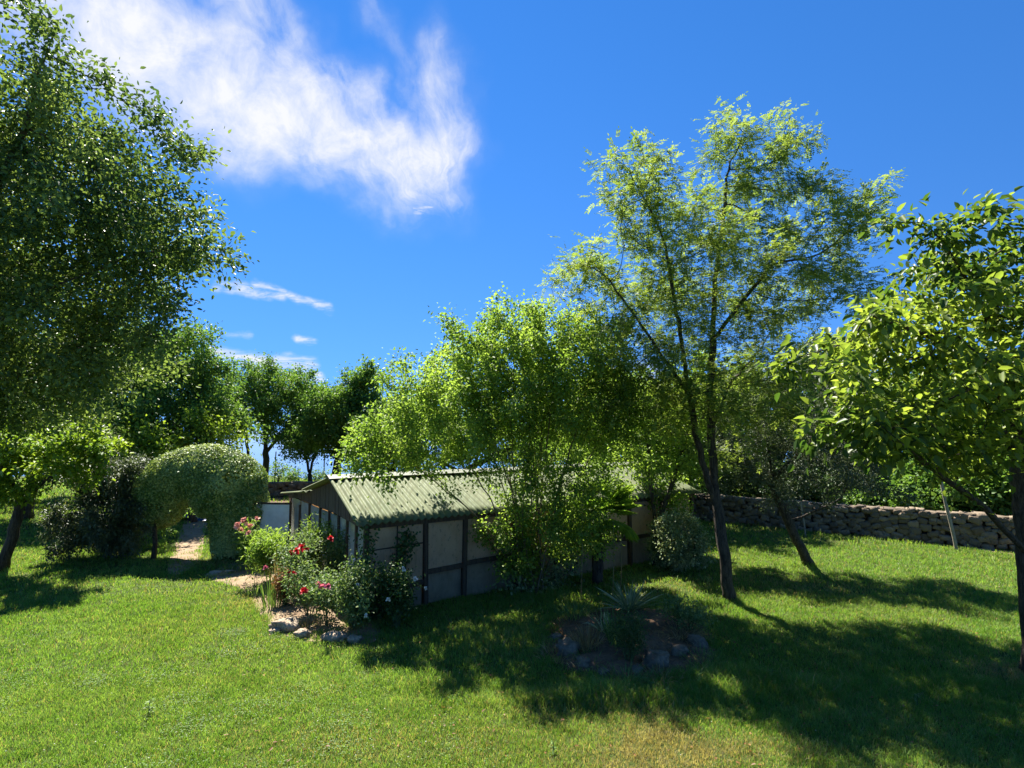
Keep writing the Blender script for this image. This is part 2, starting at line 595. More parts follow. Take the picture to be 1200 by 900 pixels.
def unit(a):
    return a / (np.linalg.norm(a, axis=-1, keepdims=True) + 1e-9)


def leaf_geo(Pn, A, N, L, W, fold=.18, droop=.12):
    """one folded leaf (two quads) for each base point"""
    A = unit(A)
    N = N - A * (N * A).sum(1, keepdims=True)
    N = unit(N)
    S = np.cross(A, N)
    L = np.broadcast_to(np.asarray(L, float), (len(Pn),))[:, None]
    W = np.broadcast_to(np.asarray(W, float), (len(Pn),))[:, None]
    b = Pn
    up = N * W * fold
    l1 = b + A * L * .30 + S * W * .48 + up
    l2 = b + A * L * .68 + S * W * .40 + up * .8 - N * L * droop * .4
    t = b + A * L - N * L * droop
    r2 = b + A * L * .68 - S * W * .40 + up * .8 - N * L * droop * .4
    r1 = b + A * L * .30 - S * W * .48 + up
    V = np.stack([b, l1, l2, t, r2, r1], 1).reshape(-1, 3)
    k = np.arange(len(Pn))[:, None] * 6
    Q = np.concatenate([k + np.array([[0, 3, 2, 1]]), k + np.array([[0, 5, 4, 3]])], 0)
    return V, Q


def rnd_dir(n):
    return unit(rng.normal(size=(n, 3)))


def grow(seeds, attr, step, infl, kill, iters=120):
    """space colonisation: branches grow towards the attractor points"""
    pos, par = [], []
    for poly in seeds:
        poly = [np.asarray(p, float) for p in poly]
        if not pos:
            prev = -1
        else:
            d = np.linalg.norm(np.array(pos) - poly[0], axis=1)
            prev = int(d.argmin())
            if d[prev] < step * .3:
                poly = poly[1:] if len(poly) > 1 else poly
        pts = []
        start = pos[prev] if prev >= 0 else poly[0]
        if prev < 0:
            pos.append(poly[0]); par.append(-1); prev = 0
            poly = poly[1:]
        for q in poly:
            seg = q - start
            n = max(1, int(np.linalg.norm(seg) / step))
            for i in range(1, n + 1):
                pos.append(start + seg * i / n + rng.normal(size=3) * step * .06)
                par.append(prev)
                prev = len(pos) - 1
            start = q
    pos = np.array(pos); par = list(par)
    A = np.asarray(attr, float)
    best = np.full(len(A), 1e9)
    who = np.zeros(len(A), int)
    new = np.arange(len(pos))
    for it in range(iters):
        if not len(A):
            break
        for s in range(0, len(new), 400):
            idx = new[s:s + 400]
            d = np.linalg.norm(A[:, None] - pos[idx][None], axis=2)
            j = d.argmin(1)
            dm = d[np.arange(len(A)), j]
            better = dm < best
            best[better] = dm[better]
            who[better] = idx[j[better]]
        keep = best > kill
        A, best, who = A[keep], best[keep], who[keep]
        act = best < infl
        if not act.any():
            act = best < best.min() + step * 2 if len(best) else act
            if not act.any():
                break
        dirs = unit(A[act] - pos[who[act]])
        uq, inv = np.unique(who[act], return_inverse=True)
        acc = np.zeros((len(uq), 3))
        np.add.at(acc, inv, dirs)
        acc = unit(acc + rng.normal(size=acc.shape) * .42)
        np_ = pos[uq] + acc * step
        base = len(pos)
        pos = np.concatenate([pos, np_])
        par += [int(u) for u in uq]
        new = np.arange(base, len(pos))
    return pos, np.array(par)


def radii(par, tip, power=2.2, maxr=None):
    """pipe-model radii; returns the raw ones (for picking leafy twigs) and the ones to build"""
    r = np.zeros(len(par))
    acc = np.zeros(len(par))
    for i in range(len(par) - 1, -1, -1):
        r[i] = max(tip, acc[i] ** (1 / power)) if acc[i] > 0 else tip
        if par[i] >= 0:
            acc[par[i]] += r[i] ** power
    raw = r.copy()
    if maxr:
        g = math.log(maxr / tip) / math.log(max(r.max() / tip, 1.5))
        r = tip * (r / tip) ** g
    return raw, r


def branch_mesh(mb, pos, par, r, minr=0.0):
    n = len(pos)
    kids = [[] for _ in range(n)]
    for i in range(n):
        if par[i] >= 0:
            kids[par[i]].append(i)
    stack = [(0, -1)]
    while stack:
        i, p = stack.pop()
        chain = ([p] if p >= 0 else []) + [i]
        while kids[i]:
            ks = sorted(kids[i], key=lambda k: -r[k])
            for k in ks[1:]:
                stack.append((k, i))
            i = ks[0]
            chain.append(i)
        rr = [r[k] for k in chain]
        if p >= 0:
            rr[0] = min(rr[0], rr[1] * 1.15)
        if max(rr) < minr or len(chain) < 2:
            continue
        mx = max(rr)
        sides = 9 if mx > .06 else 6 if mx > .02 else 4 if mx > .008 else 3
        mb.tube([pos[k] for k in chain], rr, sides, cap=mx > .02)


def sample_env(ells, n, shell=2.2, clumps=0, sig=.5):
    """points inside a union of ellipsoids (centre, radii, weight), optionally gathered in clumps"""
    w = np.array([e[2] if len(e) > 2 else np.prod(e[1]) for e in ells], float)
    def raw(k):
        idx = rng.choice(len(ells), k, p=w / w.sum())
        c = np.array([ells[i][0] for i in idx], float)
        rr = np.array([ells[i][1] for i in idx], float)
        return c + rnd_dir(k) * (rng.random((k, 1)) ** (1 / shell)) * rr
    if not clumps:
        return raw(n)
    cc = raw(clumps)
    s = sig * (.6 + .8 * rng.random((clumps, 1)))
    j = rng.integers(0, clumps, n)
    return cc[j] + rng.normal(size=(n, 3)) * s[j] * np.array([1, 1, .75])


def make_tree(name, label, cat, seeds, ells, leafm, barkm, n_attr=500, step=.3, kill=None, n_leaf=12000, leaf=(.08, .04),
              clumps=0, sig=.5, shell=2.2, tip=.005, trunk_r=.16, spread=.16, droop=-.15, flat=.7, compound=False,
              minr=0., group=None, zmin=.3, cull=None, lname='crown', wname='trunk', twig_r=3.2, root_flare=True, variant=0):
    global rng
    rng = np.random.default_rng(zlib.crc32(name.encode()) + variant)
    base = np.asarray(seeds[0][0], float)
    root = empty(name, base, label, cat, group)
    at = sample_env(ells, n_attr, shell, clumps, sig)
    at = at[at[:, 2] > zmin]
    if cull is not None:
        at = at[cull(at)]
    pos, par = grow(seeds, at, step, step * 9, kill or step * 1.4)
    raw, r = radii(par, tip, maxr=trunk_r)
    if root_flare:
        h = pos[:, 2] - base[2]
        r = r * (1 + .45 * np.exp(-np.maximum(h, 0) / .18) * (r > trunk_r * .5))
    mb = MB()
    branch_mesh(mb, pos, par, r, minr)
    mb.build(wname, barkm, root, True)
    tw = np.where((raw < tip * twig_r) & (par >= 0) & (pos[:, 2] > zmin))[0]
    # finer ends carry more leaves
    wgt = 1.0 / raw[tw] ** .5
    ch = rng.choice(tw, n_leaf, p=wgt / wgt.sum())
    f = rng.random((n_leaf, 1))
    p0 = pos[par[ch]] * (1 - f) + pos[ch] * f
    d = unit(pos[ch] - pos[par[ch]])
    Pn = p0 + np.clip(rng.normal(size=(n_leaf, 3)), -2.1, 2.1) * spread * np.where(rng.random((n_leaf, 1)) < .3, 1.7, 1.0)
    A = d * .5 + rnd_dir(n_leaf) * .9 + (Pn - p0) / (spread + 1e-6) * .25 + np.array([0, 0, droop])
    N = rnd_dir(n_leaf) * (1 - flat) + np.array([0, 0, flat])
    k = .5 + .8 * rng.random(n_leaf) ** .8
    if compound:
        A = unit(A * np.array([1, 1, .6]) + np.array([0, 0, -.12]))
        N = unit(N - A * (N * A).sum(1, keepdims=True))
        S = np.cross(A, N)
        npair = 6
        bs, ax, nn, ll = [], [], [], []
        RL = (compound * k)[:, None]
        for j in range(npair):
            q = Pn + A * RL * (.2 + .8 * j / npair) - np.array([0, 0, 1]) * RL * .18 * (j / npair) ** 2
            for sgn in (-1, 1):
                bs.append(q); ax.append(S * sgn * .9 + A * .42 + rng.normal(size=A.shape) * .12)
                nn.append(N + rng.normal(size=A.shape) * .25); ll.append(k)
        bs.append(Pn + A * RL); ax.append(A); nn.append(N); ll.append(k)
        V, Q = leaf_geo(np.concatenate(bs), np.concatenate(ax), np.concatenate(nn),
                        np.concatenate(ll) * leaf[0], np.concatenate(ll) * leaf[1], .1, .05)
    else:
        V, Q = leaf_geo(Pn, A, N, leaf[0] * k, leaf[1] * k, .22, rng.uniform(-.05, .4, (n_leaf, 1)))
    mesh_np(lname, V, [Q], leafm, root)
    return root


def E(px, py, D, rx, rz, ry=None, w=None):
    """ellipsoid round the spot seen at that pixel at depth D, radii in metres"""
    e = (P(px, py, D), np.array((rx, ry or rx, rz)))
    return e + ((w,) if w else ())


def disc(name, outline, z_edge, z_mid, mat, kind='structure', rings=10, bump=.02, seed=1.0):
    """irregular patch of ground, edge lying just on the lawn, middle slightly raised"""
    c = np.mean(outline, 0)
    V, Fq = [], []
    n = len(outline)
    m = n * 6
    pts = []
    for i in range(m):
        a = i / 6
        i0, fr = int(a) % n, a - int(a)
        p0, p1, p2, p3 = (np.asarray(outline[(i0 + k) % n])[:2] for k in (-1, 0, 1, 2))
        q = .5 * ((2 * p1) + (-p0 + p2) * fr + (2 * p0 - 5 * p1 + 4 * p2 - p3) * fr ** 2 + (-p0 + 3 * p1 - 3 * p2 + p3) * fr ** 3)
        pts.append(q)
    for k in range(rings + 1):
        s = k / rings
        for i, q in enumerate(pts):
            xy = c[:2] + (q - c[:2]) * s * (1 + .06 * mnoise.noise((q[0] * 1.7, q[1] * 1.7, seed)))
            h = z_mid * (1 - s ** 2) + bump * mnoise.noise((xy[0] * 2.5, xy[1] * 2.5, seed)) * (1 - s) ** .5 + z_edge
            V.append((xy[0], xy[1], max(h, z_edge)))
    for k in range(rings):
        for i in range(m):
            j = (i + 1) % m
            Fq.append((k * m + i, k * m + j, (k + 1) * m + j, (k + 1) * m + i))
    o = mesh_np(name, np.array(V), [np.array(Fq)], mat, None, True)
    return tag(o, kind=kind)


def ring_pts(pxs):
    return [G(*p) for p in pxs]


# ------------------------------------------------------------------ the setting
def build_ground():
    xs = np.concatenate([np.linspace(-400, -60, 12)[:-1], np.linspace(-60, 60, 61), np.linspace(60, 400, 12)[1:]])
    ys = np.concatenate([np.linspace(-60, 0, 7)[:-1], np.linspace(0, 60, 41), np.linspace(60, 260, 30)[1:]])
    X, Y = np.meshgrid(xs, ys)
    edge = 46 + .10 * np.maximum(X, 0) * 6
    tt = np.clip((Y - edge) / 130, 0, 1)
    Z = -24 * (tt * tt * (3 - 2 * tt)) - .35 * np.clip((Y - edge) / 4, 0, 1)
    Z = Z + np.where(Y > edge + 6, .4 * np.sin(X * .3) * np.cos(Y * .27), 0)
    nx, ny = len(xs), len(ys)
    V = np.stack([X, Y, Z], 2).reshape(-1, 3)
    i, j = np.meshgrid(np.arange(nx - 1), np.arange(ny - 1))
    k = (j * nx + i).ravel()
    o = mesh_np('ground', V, [np.stack([k, k + 1, k + 1 + nx, k + nx], 1)], M['ground'], None, True)
    tag(o, kind='structure')
    s = 30000
    V = np.array([(-s, 60, -18), (s, 60, -18), (s, 2 * s, -18), (-s, 2 * s, -18)], float)
    tag(mesh_np('sea', V, [np.array([[0, 1, 2, 3]])], M['sea']), kind='structure')


build_ground()
BED = ring_pts([(238, 676), (262, 664), (300, 655), (360, 655), (430, 690), (446, 720), (436, 752), (395, 752), (350, 748), (318, 738), (300, 712), (282, 690)])
disc('flower_bed_soil', BED, .004, .05, M['soil'], seed=3.3)
PATH = ring_pts([(196, 668), (205, 640), (214, 615), (220, 600), (236, 596), (244, 606), (240, 625), (236, 650), (226, 664), (212, 672)])
disc('earth_path', PATH, .004, .01, M['soil'], seed=5.1)
YARD = ring_pts([(268, 640), (262, 612), (285, 590), (330, 582), (362, 588), (352, 612), (322, 640)])
disc('bare_yard_soil', YARD, .006, .01, M['soil_red'], seed=8.1)
ROCKERY = ring_pts([(632, 745), (660, 722), (715, 712), (780, 716), (826, 735), (838, 768), (805, 795), (740, 800), (688, 792), (650, 775)])
disc('rockery_soil', ROCKERY, .004, .17, M['soil_red'], bump=.2, seed=9.4)
WALLFOOT = ring_pts([(850, 612), (930, 621), (1020, 630), (1120, 641), (1230, 655), (1230, 647), (1120, 634), (1020, 623), (930, 614)])
disc('wall_foot_soil', WALLFOOT, .005, .005, M['soil'], rings=4, seed=2.4)


def inside(poly, X, Y):
    res = np.zeros(len(X), bool)
    n = len(poly)
    for i in range(n):
        x0, y0 = poly[i][:2]
        x1, y1 = poly[(i + 1) % n][:2]
        c = ((y0 > Y) != (y1 > Y)) & (X < (x1 - x0) * (Y - y0) / (y1 - y0 + 1e-12) + x0)
        res ^= c
    return res


# shed frame, needed to keep the grass out of it
S0 = np.array((-3.2, 12.5, 0.0))                     # near corner
SL = np.array((0.828, 0.561, 0.0))                   # along the long side
SW = np.array((-0.561, 0.828, 0.0))                  # along the gable
S_LEN, S_WID = 11.0, 7.0
SHED_POLY = [S0, S0 + SL * S_LEN, S0 + SL * S_LEN + SW * S_WID, S0 + SW * S_WID]


def build_grass():
    bands = [(5.6, 9.5, 4800, .0062, .078), (9.5, 14, 2000, .009, .085), (14, 20, 650, .013, .10), (20, 30, 190, .022, .13), (30, 46, 60, .04, .16)]
    allV, Q, T, dry, off = [], [], [], [], 0
    for y0, y1, dens, wd, ht in bands:
        half = y1 * .98 + 2
        n = int(dens * 2 * half * (y1 - y0))
        # gather blades in tufts
        nt = n // 7
        cx = rng.uniform(-half, half, nt); cy = rng.uniform(y0, y1, nt)
        k = np.repeat(np.arange(nt), 7)
        sg = .025 + wd * 2.0
        x = cx[k] + rng.normal(size=len(k)) * sg
        y = cy[k] + rng.normal(size=len(k)) * sg
        keep = (np.abs(x) < y * .95 + 2.0)
        keep &= ~inside(SHED_POLY, x, y)
        for poly, p in ((BED, .97), (PATH, .98), (ROCKERY, .30), (YARD, .95), (WALLFOOT, .93)):
            c_ = np.mean(poly, 0)
            rag = .80 + .22 * np.sin(x * 5.1 + 1.3 * np.sin(y * 7.3)) * np.sin(y * 4.7 + 1.1 * np.sin(x * 6.1)) + .10 * rng.normal(size=len(x))
            m = inside(poly, c_[0] + (x - c_[0]) / rag, c_[1] + (y - c_[1]) / rag)
            keep &= ~(m & (rng.random(len(x)) < p))
        x, y = x[keep], y[keep]
        n = len(x)
        if not n:
            continue
        def fbm(s, o):
            return (np.sin(x * s + o + 1.7 * np.sin(y * s * .7 + o * 2)) + np.sin(y * s * 1.3 - o + 1.3 * np.sin(x * s * .9 + o))) * .5
        patch = .5 + .5 * fbm(.9, 1.3) * .6 + .2 * fbm(3.1, 4.0)
        d = .09 + .20 * np.clip(patch - .5, 0, 1)
        def spot(px, py, rx, ry, a):
            g = G(px, py)
            return a * np.exp(-(((x - g[0]) / rx) ** 2 + ((y - g[1]) / ry) ** 2))
        d = d + spot(775, 880, .55, .9, .95) + spot(860, 880, .9, .35, .6) + spot(720, 895, .7, .3, .5) + spot(640, 840, .8, .4, .25)
        d = d + spot(735, 880, 2.0, .6, .12) + spot(300, 700, .8, .8, .5) + spot(960, 690, 1.3, .5, .5) + spot(880, 680, 1.5, .5, .35)
        d = d + spot(420, 875, 2.0, .5, .25) + spot(270, 660, 1.4, .8, .4) + spot(770, 690, 1, .6, .3) + spot(1180, 790, .6, .4, .8)
        # taller uncut grass fringing the shade, shorter where dry
        tall = spot(640, 822, 1.2, .25, 1.3) + spot(480, 800, .7, .5, .6) + spot(720, 815, .8, .3, 1.4) + spot(850, 800, .9, .5, 1.8) + spot(960, 812, .9, .3, 1.4) + spot(640, 700, 1.5, .6, .9) + spot(1100, 800, 1.2, .6, .6) + spot(590, 745, 1.2, .7, .8) + spot(855, 706, .45, .35, 1.0) + spot(948, 664, .5, .4, .9) + spot(1210, 792, .5, .35, 1.0) + spot(3, 668, .5, .4, .9)
        lump = .5 + .5 * np.sin(x * 4.3 + 1.9 * np.sin(y * 3.7)) * np.sin(y * 5.1 + 1.6 * np.sin(x * 4.9))
        h = ht * (.30 + .70 * rng.random(n) ** 1.5 + .30 * patch + .45 * lump ** 2) * (1 + tall) * (1 - .35 * np.clip(d, 0, 1))
        h *= np.where(rng.random(n) < .012, 1.9, 1)
        w = wd * (.6 + .7 * rng.random(n)) * (1 + .25 * tall)
        a = rng.uniform(0, 2 * math.pi, n)
        side = np.stack([np.cos(a), np.sin(a), np.zeros(n)], 1)
        b = rng.uniform(0, 2 * math.pi, n)
        lean = np.stack([np.cos(b), np.sin(b), np.zeros(n)], 1) * (h * (.15 + .75 * rng.random(n)))[:, None]
        base = np.stack([x, y, np.full(n, -.003)], 1)
        up = np.array([0, 0, 1.0])
        mid = base + lean * .35 + up * (h * .6)[:, None]
        tipp = base + lean + up * (h * (.75 + .25 * rng.random(n)))[:, None]
        w_ = w[:, None]
        V = np.stack([base - side * w_ * .5, base + side * w_ * .5, mid + side * w_ * .42, mid - side * w_ * .42, tipp], 1).reshape(-1, 3)
        kk = np.arange(n)[:, None] * 5 + off
        Q.append(kk + np.array([[0, 1, 2, 3]]))
        T.append(kk + np.array([[3, 2, 4]]))
        allV.append(V)
        dry.append(np.repeat(np.clip(d, 0, 1), 5))
        off += n * 5
    o = mesh_np('grass', np.concatenate(allV), [np.concatenate(Q), np.concatenate(T)], M['grass'], None, False, np.concatenate(dry))
    tag(o, kind='stuff')
    print('grass blades', off // 5)


build_grass()


# ------------------------------------------------------------------ the shed with corrugated roof
def build_shed():
    up = np.array((0, 0, 1.0))
    EH, RH, FE = 2.0, 2.78, 1.95            # near eave, ridge, far eave heights
    RW = 2.05                               # ridge distance from the near wall
    root = empty('garden_shed', S0, 'long garden shed with green corrugated roof and cloudy panels between brown posts', 'shed')

    def at(l, w, z):
        return S0 + SL * l + SW * w + up * z

    def slope(w0, z0, w1, z1, name, l0=-.28, l1=S_LEN + .25):
        wave, amp, sub = .172, .026, 8
        n = int((l1 - l0) / wave * sub)
        rows = 7
        d = (SW * (w1 - w0) + up * (z1 - z0))
        nrm = unit(np.cross(SL, d))
        if nrm[2] < 0:
            nrm = -nrm
        V, Fq = [], []
        for k in range(2):
            for r in range(rows):
                s = r / (rows - 1)
                for i in range(n + 1):
                    l = l0 + (l1 - l0) * i / n
                    ph = 2 * math.pi * i / sub
                    a = amp * math.tanh(1.6 * math.sin(ph)) / math.tanh(1.6)
                    sag = .012 * math.sin(l * 1.1 + s * 2) + .006 * math.sin(l * 3.1)
                    V.append(at(l, w0, z0) + d * s + nrm * (a + sag - k * .012))
        m = n + 1
        for k in range(2):
            b = k * rows * m
            for r in range(rows - 1):
                for i in range(n):
                    q = (b + r * m + i, b + r * m + i + 1, b + (r + 1) * m + i + 1, b + (r + 1) * m + i)
                    Fq.append(q if k == 0 else q[::-1])
        b = rows * m
        for i in range(n):
            Fq.append((i, i + b, i + 1 + b, i + 1))
            e = (rows - 1) * m
            Fq.append((e + i, e + i + 1, e + i + 1 + b, e + i + b))
        for r in range(rows - 1):
            Fq.append((r * m, (r + 1) * m, (r + 1) * m + b, r * m + b))
            Fq.append((r * m + n, r * m + n + b, (r + 1) * m + n + b, (r + 1) * m + n))
        return mesh_np(name, np.array(V), [np.array(Fq)], M['roof'], root, True)

    so = .22
    k1 = (RH - EH) / RW
    roof = slope(-so, EH + .07 - so * k1, RW, RH + .07, 'roof')
    WK = 4.6                                                   # kink where the lean-to roof starts
    ZK = 2.26
    slope(RW + .02, RH + .066, WK, ZK + .06, 'roof')
    slope(WK - .05, ZK + .022, S_WID + .3, FE + .03, 'roof')
    mb = MB()
    # ridge cap: folded strip
    for s0, s1 in ((-1, 1),):
        a, b = at(-.3, RW, RH + .135), at(S_LEN + .27, RW, RH + .135)
        n1 = SW * -.22 + up * (-.22 * k1)
        n2 = SW * .24 + up * (-.07)
        for nn in (n1, n2):
            mb.add([a, b, b + nn, a + nn, a - up * .012, b - up * .012, b + nn - up * .012, a + nn - up * .012],
                   [(0, 1, 2, 3), (7, 6, 5, 4), (0, 3, 7, 4), (1, 5, 6, 2), (2, 6, 7, 3)])
    rc = mb.build('ridge_cap', M['ridge'], root)
    # gable planks under the roof at the near end, then the far end
    for l, sgn in ((0, -1), (S_LEN, 1)):
        mb = MB()
        n = 26
        for i in range(n):
            w0 = -.10 + (S_WID + .25) * i / n
            w1 = -.10 + (S_WID + .25) * (i + 1) / n - .012
            def ztop(w):
                if w < RW: return EH + (w) * k1
                if w < WK: return RH + (ZK - RH) * (w - RW) / (WK - RW)
                return ZK + (FE - ZK) * (w - WK) / (S_WID - WK)
            def zbot(w):
                z = EH - .16 + .10 * max(0, min(1, w / 2.2)) 
                return min(z, ztop(w) - .12)
            th = .02 + .006 * (i % 3)
            f0 = SL * (sgn * (.03 + th))
            g0 = SL * (sgn * .03)
            a = [at(l, w0, zbot(w0)), at(l, w1, zbot(w1)), at(l, w1, ztop(w1) + .0), at(l, w0, ztop(w0) + .0)]
            mb.add([p + f0 for p in a] + [p + g0 for p in a],
                   [(0, 1, 2, 3), (7, 6, 5, 4), (0, 4, 5, 1), (1, 5, 6, 2), (2, 6, 7, 3), (3, 7, 4, 0)])
        mb.build('gable', M['wood_gable'], root)
    # eave beam and fascia
    mb = MB(); mb.beam(at(-.02, -.02, EH - .07), at(S_LEN, -.02, EH - .07), .10, .15); mb.build('eave_beam', M['wood'], root)
    mb = MB(); mb.beam(at(-.02, S_WID, FE - .12), at(S_LEN, S_WID, FE - .12), .10, .15); mb.build('eave_beam', M['wood'], root)
    # posts of the long side and panels between them
    bays = [0.0, 1.42, 2.48, 3.9, 5.3, 6.7, 8.1, 9.5, S_LEN]
    for w in (0.0, S_WID):
        for i, l in enumerate(bays):
            mb = MB()
            lean = .03 * math.sin(i * 2.3)
            mb.beam(at(l + lean, w - .01, 0), at(l, w - .01, EH - .145 if w == 0 else FE - .195), .10, .10, SL)
            mb.build('post', M['wood'], root)
        for i in range(len(bays) - 1):
            l0, l1 = bays[i] + .055, bays[i + 1] - .055
            zt = (EH if w == 0 else FE) - .16
            zr = .78 if i < 2 else .85
            wob = .012 * math.sin(i * 1.9)
            if i == 0 and w == 0:                              # first bay: four sheets in a cross of thin bars
                lm = (l0 + l1) / 2 + .02
                for a, b, z0, z1 in ((l0, lm - .012, 1.38, zt), (lm + .012, l1, 1.42, zt), (l0, lm - .012, .56, 1.36), (lm + .012, l1, .56, 1.39)):
                    q = MB(); q.box(at((a + b) / 2, w + .02 + wob, (z0 + z1) / 2), SL * (b - a) / 2, SW * .006, up * (z1 - z0) / 2)
                    q.build('panel', M['panel'], root)
                q = MB(); q.beam(at(lm, w + .015, .56), at(lm, w + .015, zt), .022, .03, SL); q.build('glazing_bar', M['wood'], root)
                q = MB(); q.beam(at(l0, w + .012, 1.37), at(l1, w + .012, 1.405), .03, .026); q.build('glazing_bar', M['wood'], root)
                zr = .54
            else:
                q = MB(); q.box(at((l0 + l1) / 2, w + .02 + wob, (zr + zt) / 2), SL * (l1 - l0) / 2, SW * .006, up * (zt - zr) / 2)
                q.build('panel', M['panel'], root)
            q = MB(); q.beam(at(l0 - .03, w - .002, zr - .05), at(l1 + .03, w - .002, zr - .02), .06, .11); q.build('rail', M['wood'], root)
            q = MB(); q.box(at((l0 + l1) / 2, w + .03 + .05 * (i == 1), zr / 2 - .06), SL * (l1 - l0) / 2 * .98, SW * .008 - up * .0 , up * (zr / 2 - .05))
            q.build('lower_panel', M['panel_low'], root)
    # gable-end posts and glass strips
    gp = [.62, 1.28, 1.95, 2.75, 3.6, 4.7, 5.8, S_WID]
    for l, sgn in ((-.0, -1), (S_LEN, 1)):
        prev = 0.0
        for i, w in enumerate(gp):
            if w < S_WID:
                q = MB(); q.beam(at(l + .01 * math.sin(i), w, 0), at(l, w, EH + .02 if w < 4.8 else EH - .25), .075, .075, SL); q.build('post', M['wood'], root)
            a, b = prev + .05, w - .05
            q = MB(); q.box(at(l + .015, (a + b) / 2, (.42 + EH - .12) / 2), SW * (b - a) / 2, SL * .005, up * ((EH - .12 - .42) / 2)); q.build('glass_strip', M['panel_glass'], root)
            q = MB(); q.box(at(l + .02, (a + b) / 2, .2), SW * (b - a) / 2, SL * .012, up * .2); q.build('plinth_board', M['panel_low'], root)
            prev = w
    # white door leaf standing open at the far corner of the gable
    d0 = at(-.12, S_WID - .45, 0)
    dd = unit(np.array((-1.0, .12, 0)))
    fr = MB()
    W_, H_ = 1.18, 1.72
    nrm = np.array((dd[1], -dd[0], 0))
    fr.beam(d0, d0 + up * H_, .05, .05, dd); fr.beam(d0 + dd * W_, d0 + dd * W_ + up * H_, .05, .05, dd)
    fr.beam(d0 + up * H_ + dd * .026, d0 + dd * (W_ - .026) + up * H_, .05, .06)
    fr.beam(d0 + up * .2 + dd * .026, d0 + dd * (W_ - .026) + up * .2, .05, .06)
    q = MB(); q.box(d0 + dd * W_ / 2 + up * (H_ / 2 + .1), dd * (W_ / 2 - .03), nrm * .008, up * (H_ / 2 - .13))
    door = q.build('door', M['white_paint'], root)
    ob = fr.build('door_frame', M['wood'], None)
    ob.parent = door
    ob.data.transform(__import__('mathutils').Matrix.Translation(-Vector(S0)))
    return root


build_shed()


# ------------------------------------------------------------------ dry stone walls
def stone_geo(mb_v, mb_f, c, x, y, z, seed):
    """rounded irregular block"""
    n = 4
    k = len(mb_v)
    grid = {}
    def vert(i, j, l):
        key = (i, j, l)
        if key not in grid:
            p = np.array((i, j, l), float) / (n - 1) * 2 - 1
            m = np.abs(p).max()
            s = p / (np.linalg.norm(p) + 1e-9)
            p = p * .74 + s * .34
            nz = mnoise.noise(Vector(p * 1.1) + Vector((seed * 7.1, seed * 3.3, seed)))
            p = p * (1 + .38 * nz)
            grid[key] = len(mb_v)
            mb_v.append(c + p[0] * x + p[1] * y + p[2] * z)
        return grid[key]
    for ax in range(3):
        for s in (0, n - 1):
            for a in range(n - 1):
                for b in range(n - 1):
                    def ix(u, v):
                        q = [0, 0, 0]; q[ax] = s; q[(ax + 1) % 3] = u; q[(ax + 2) % 3] = v
                        return vert(*q)
                    f = [ix(a, b), ix(a + 1, b), ix(a + 1, b + 1), ix(a, b + 1)]
                    mb_f.append(f if s else f[::-1])


def stone_wall(name, label, a, b, h, th, size, mat, seed=0):
    a, b = np.asarray(a, float), np.asarray(b, float)
    d = b - a
    L = np.linalg.norm(d); d /= L
    nrm = np.array((d[1], -d[0], 0))
    if np.dot(nrm, -a) < 0:
        nrm = -nrm
    root = empty(name, a, label, 'wall')
    V, Fc = [], []
    r = random.Random(seed)
    pts = []
    tries = int(L * h / (size * size) * 140)
    cell = {}
    for _ in range(tries):
        u, z = r.uniform(0, L), r.uniform(.02, h)
        md = size * (.30 + .62 * ((mnoise.noise((u * 1.3, z * 2.0, seed)) + 1) / 2) + r.uniform(-.06, .1))
        ok = True
        ci, cj = int(u / size), int(z / size)
        for i in range(ci - 1, ci + 2):
            for j in range(cj - 1, cj + 2):
                for (u2, z2, m2) in cell.get((i, j), ()):
                    if ((u - u2) / 1.35) ** 2 + ((z - z2) * 1.25) ** 2 < ((md + m2) / 2) ** 2:
                        ok = False
        if ok:
            cell.setdefault((ci, cj), []).append((u, z, md))
            pts.append((u, z, md))
    for (u, z, md) in pts:
        ang = r.uniform(-.35, .35)
        xx = d * math.cos(ang) + np.array((0, 0, 1)) * math.sin(ang)
        zz = -d * math.sin(ang) + np.array((0, 0, 1)) * math.cos(ang)
        tk = th * .3
        c = a + d * u + nrm * (th * .5 - tk * .6 + r.uniform(-.035, .035)) + np.array((0, 0, z))
        stone_geo(V, Fc, c, xx * md * .86 * r.uniform(.85, 1.1), nrm * tk, zz * md * .54 * r.uniform(.85, 1.15), r.uniform(0, 50))
    # cap stones over the full thickness
    l = 0
    while l < L:
        w = size * r.uniform(.8, 1.8)
        rr = size * r.uniform(.2, .42)
        c = a + d * (l + w / 2) + np.array((0, 0, h + rr * .4 + r.uniform(-.03, .03)))
        stone_geo(V, Fc, c, d * w * .5, nrm * th * .5, np.array((0, 0, 1)) * rr * .6, r.uniform(0, 50))
        l += w
    mesh_np('facing_stones', np.array(V), [np.array(Fc)], mat, root, True)
    q = MB()
    q.box((a + b) / 2 + np.array((0, 0, h / 2)) - nrm * th * .12, d * L / 2, nrm * th * .3, np.array((0, 0, h / 2)))
    q.build('rubble_core', M['bark_dark'], root)
    return root


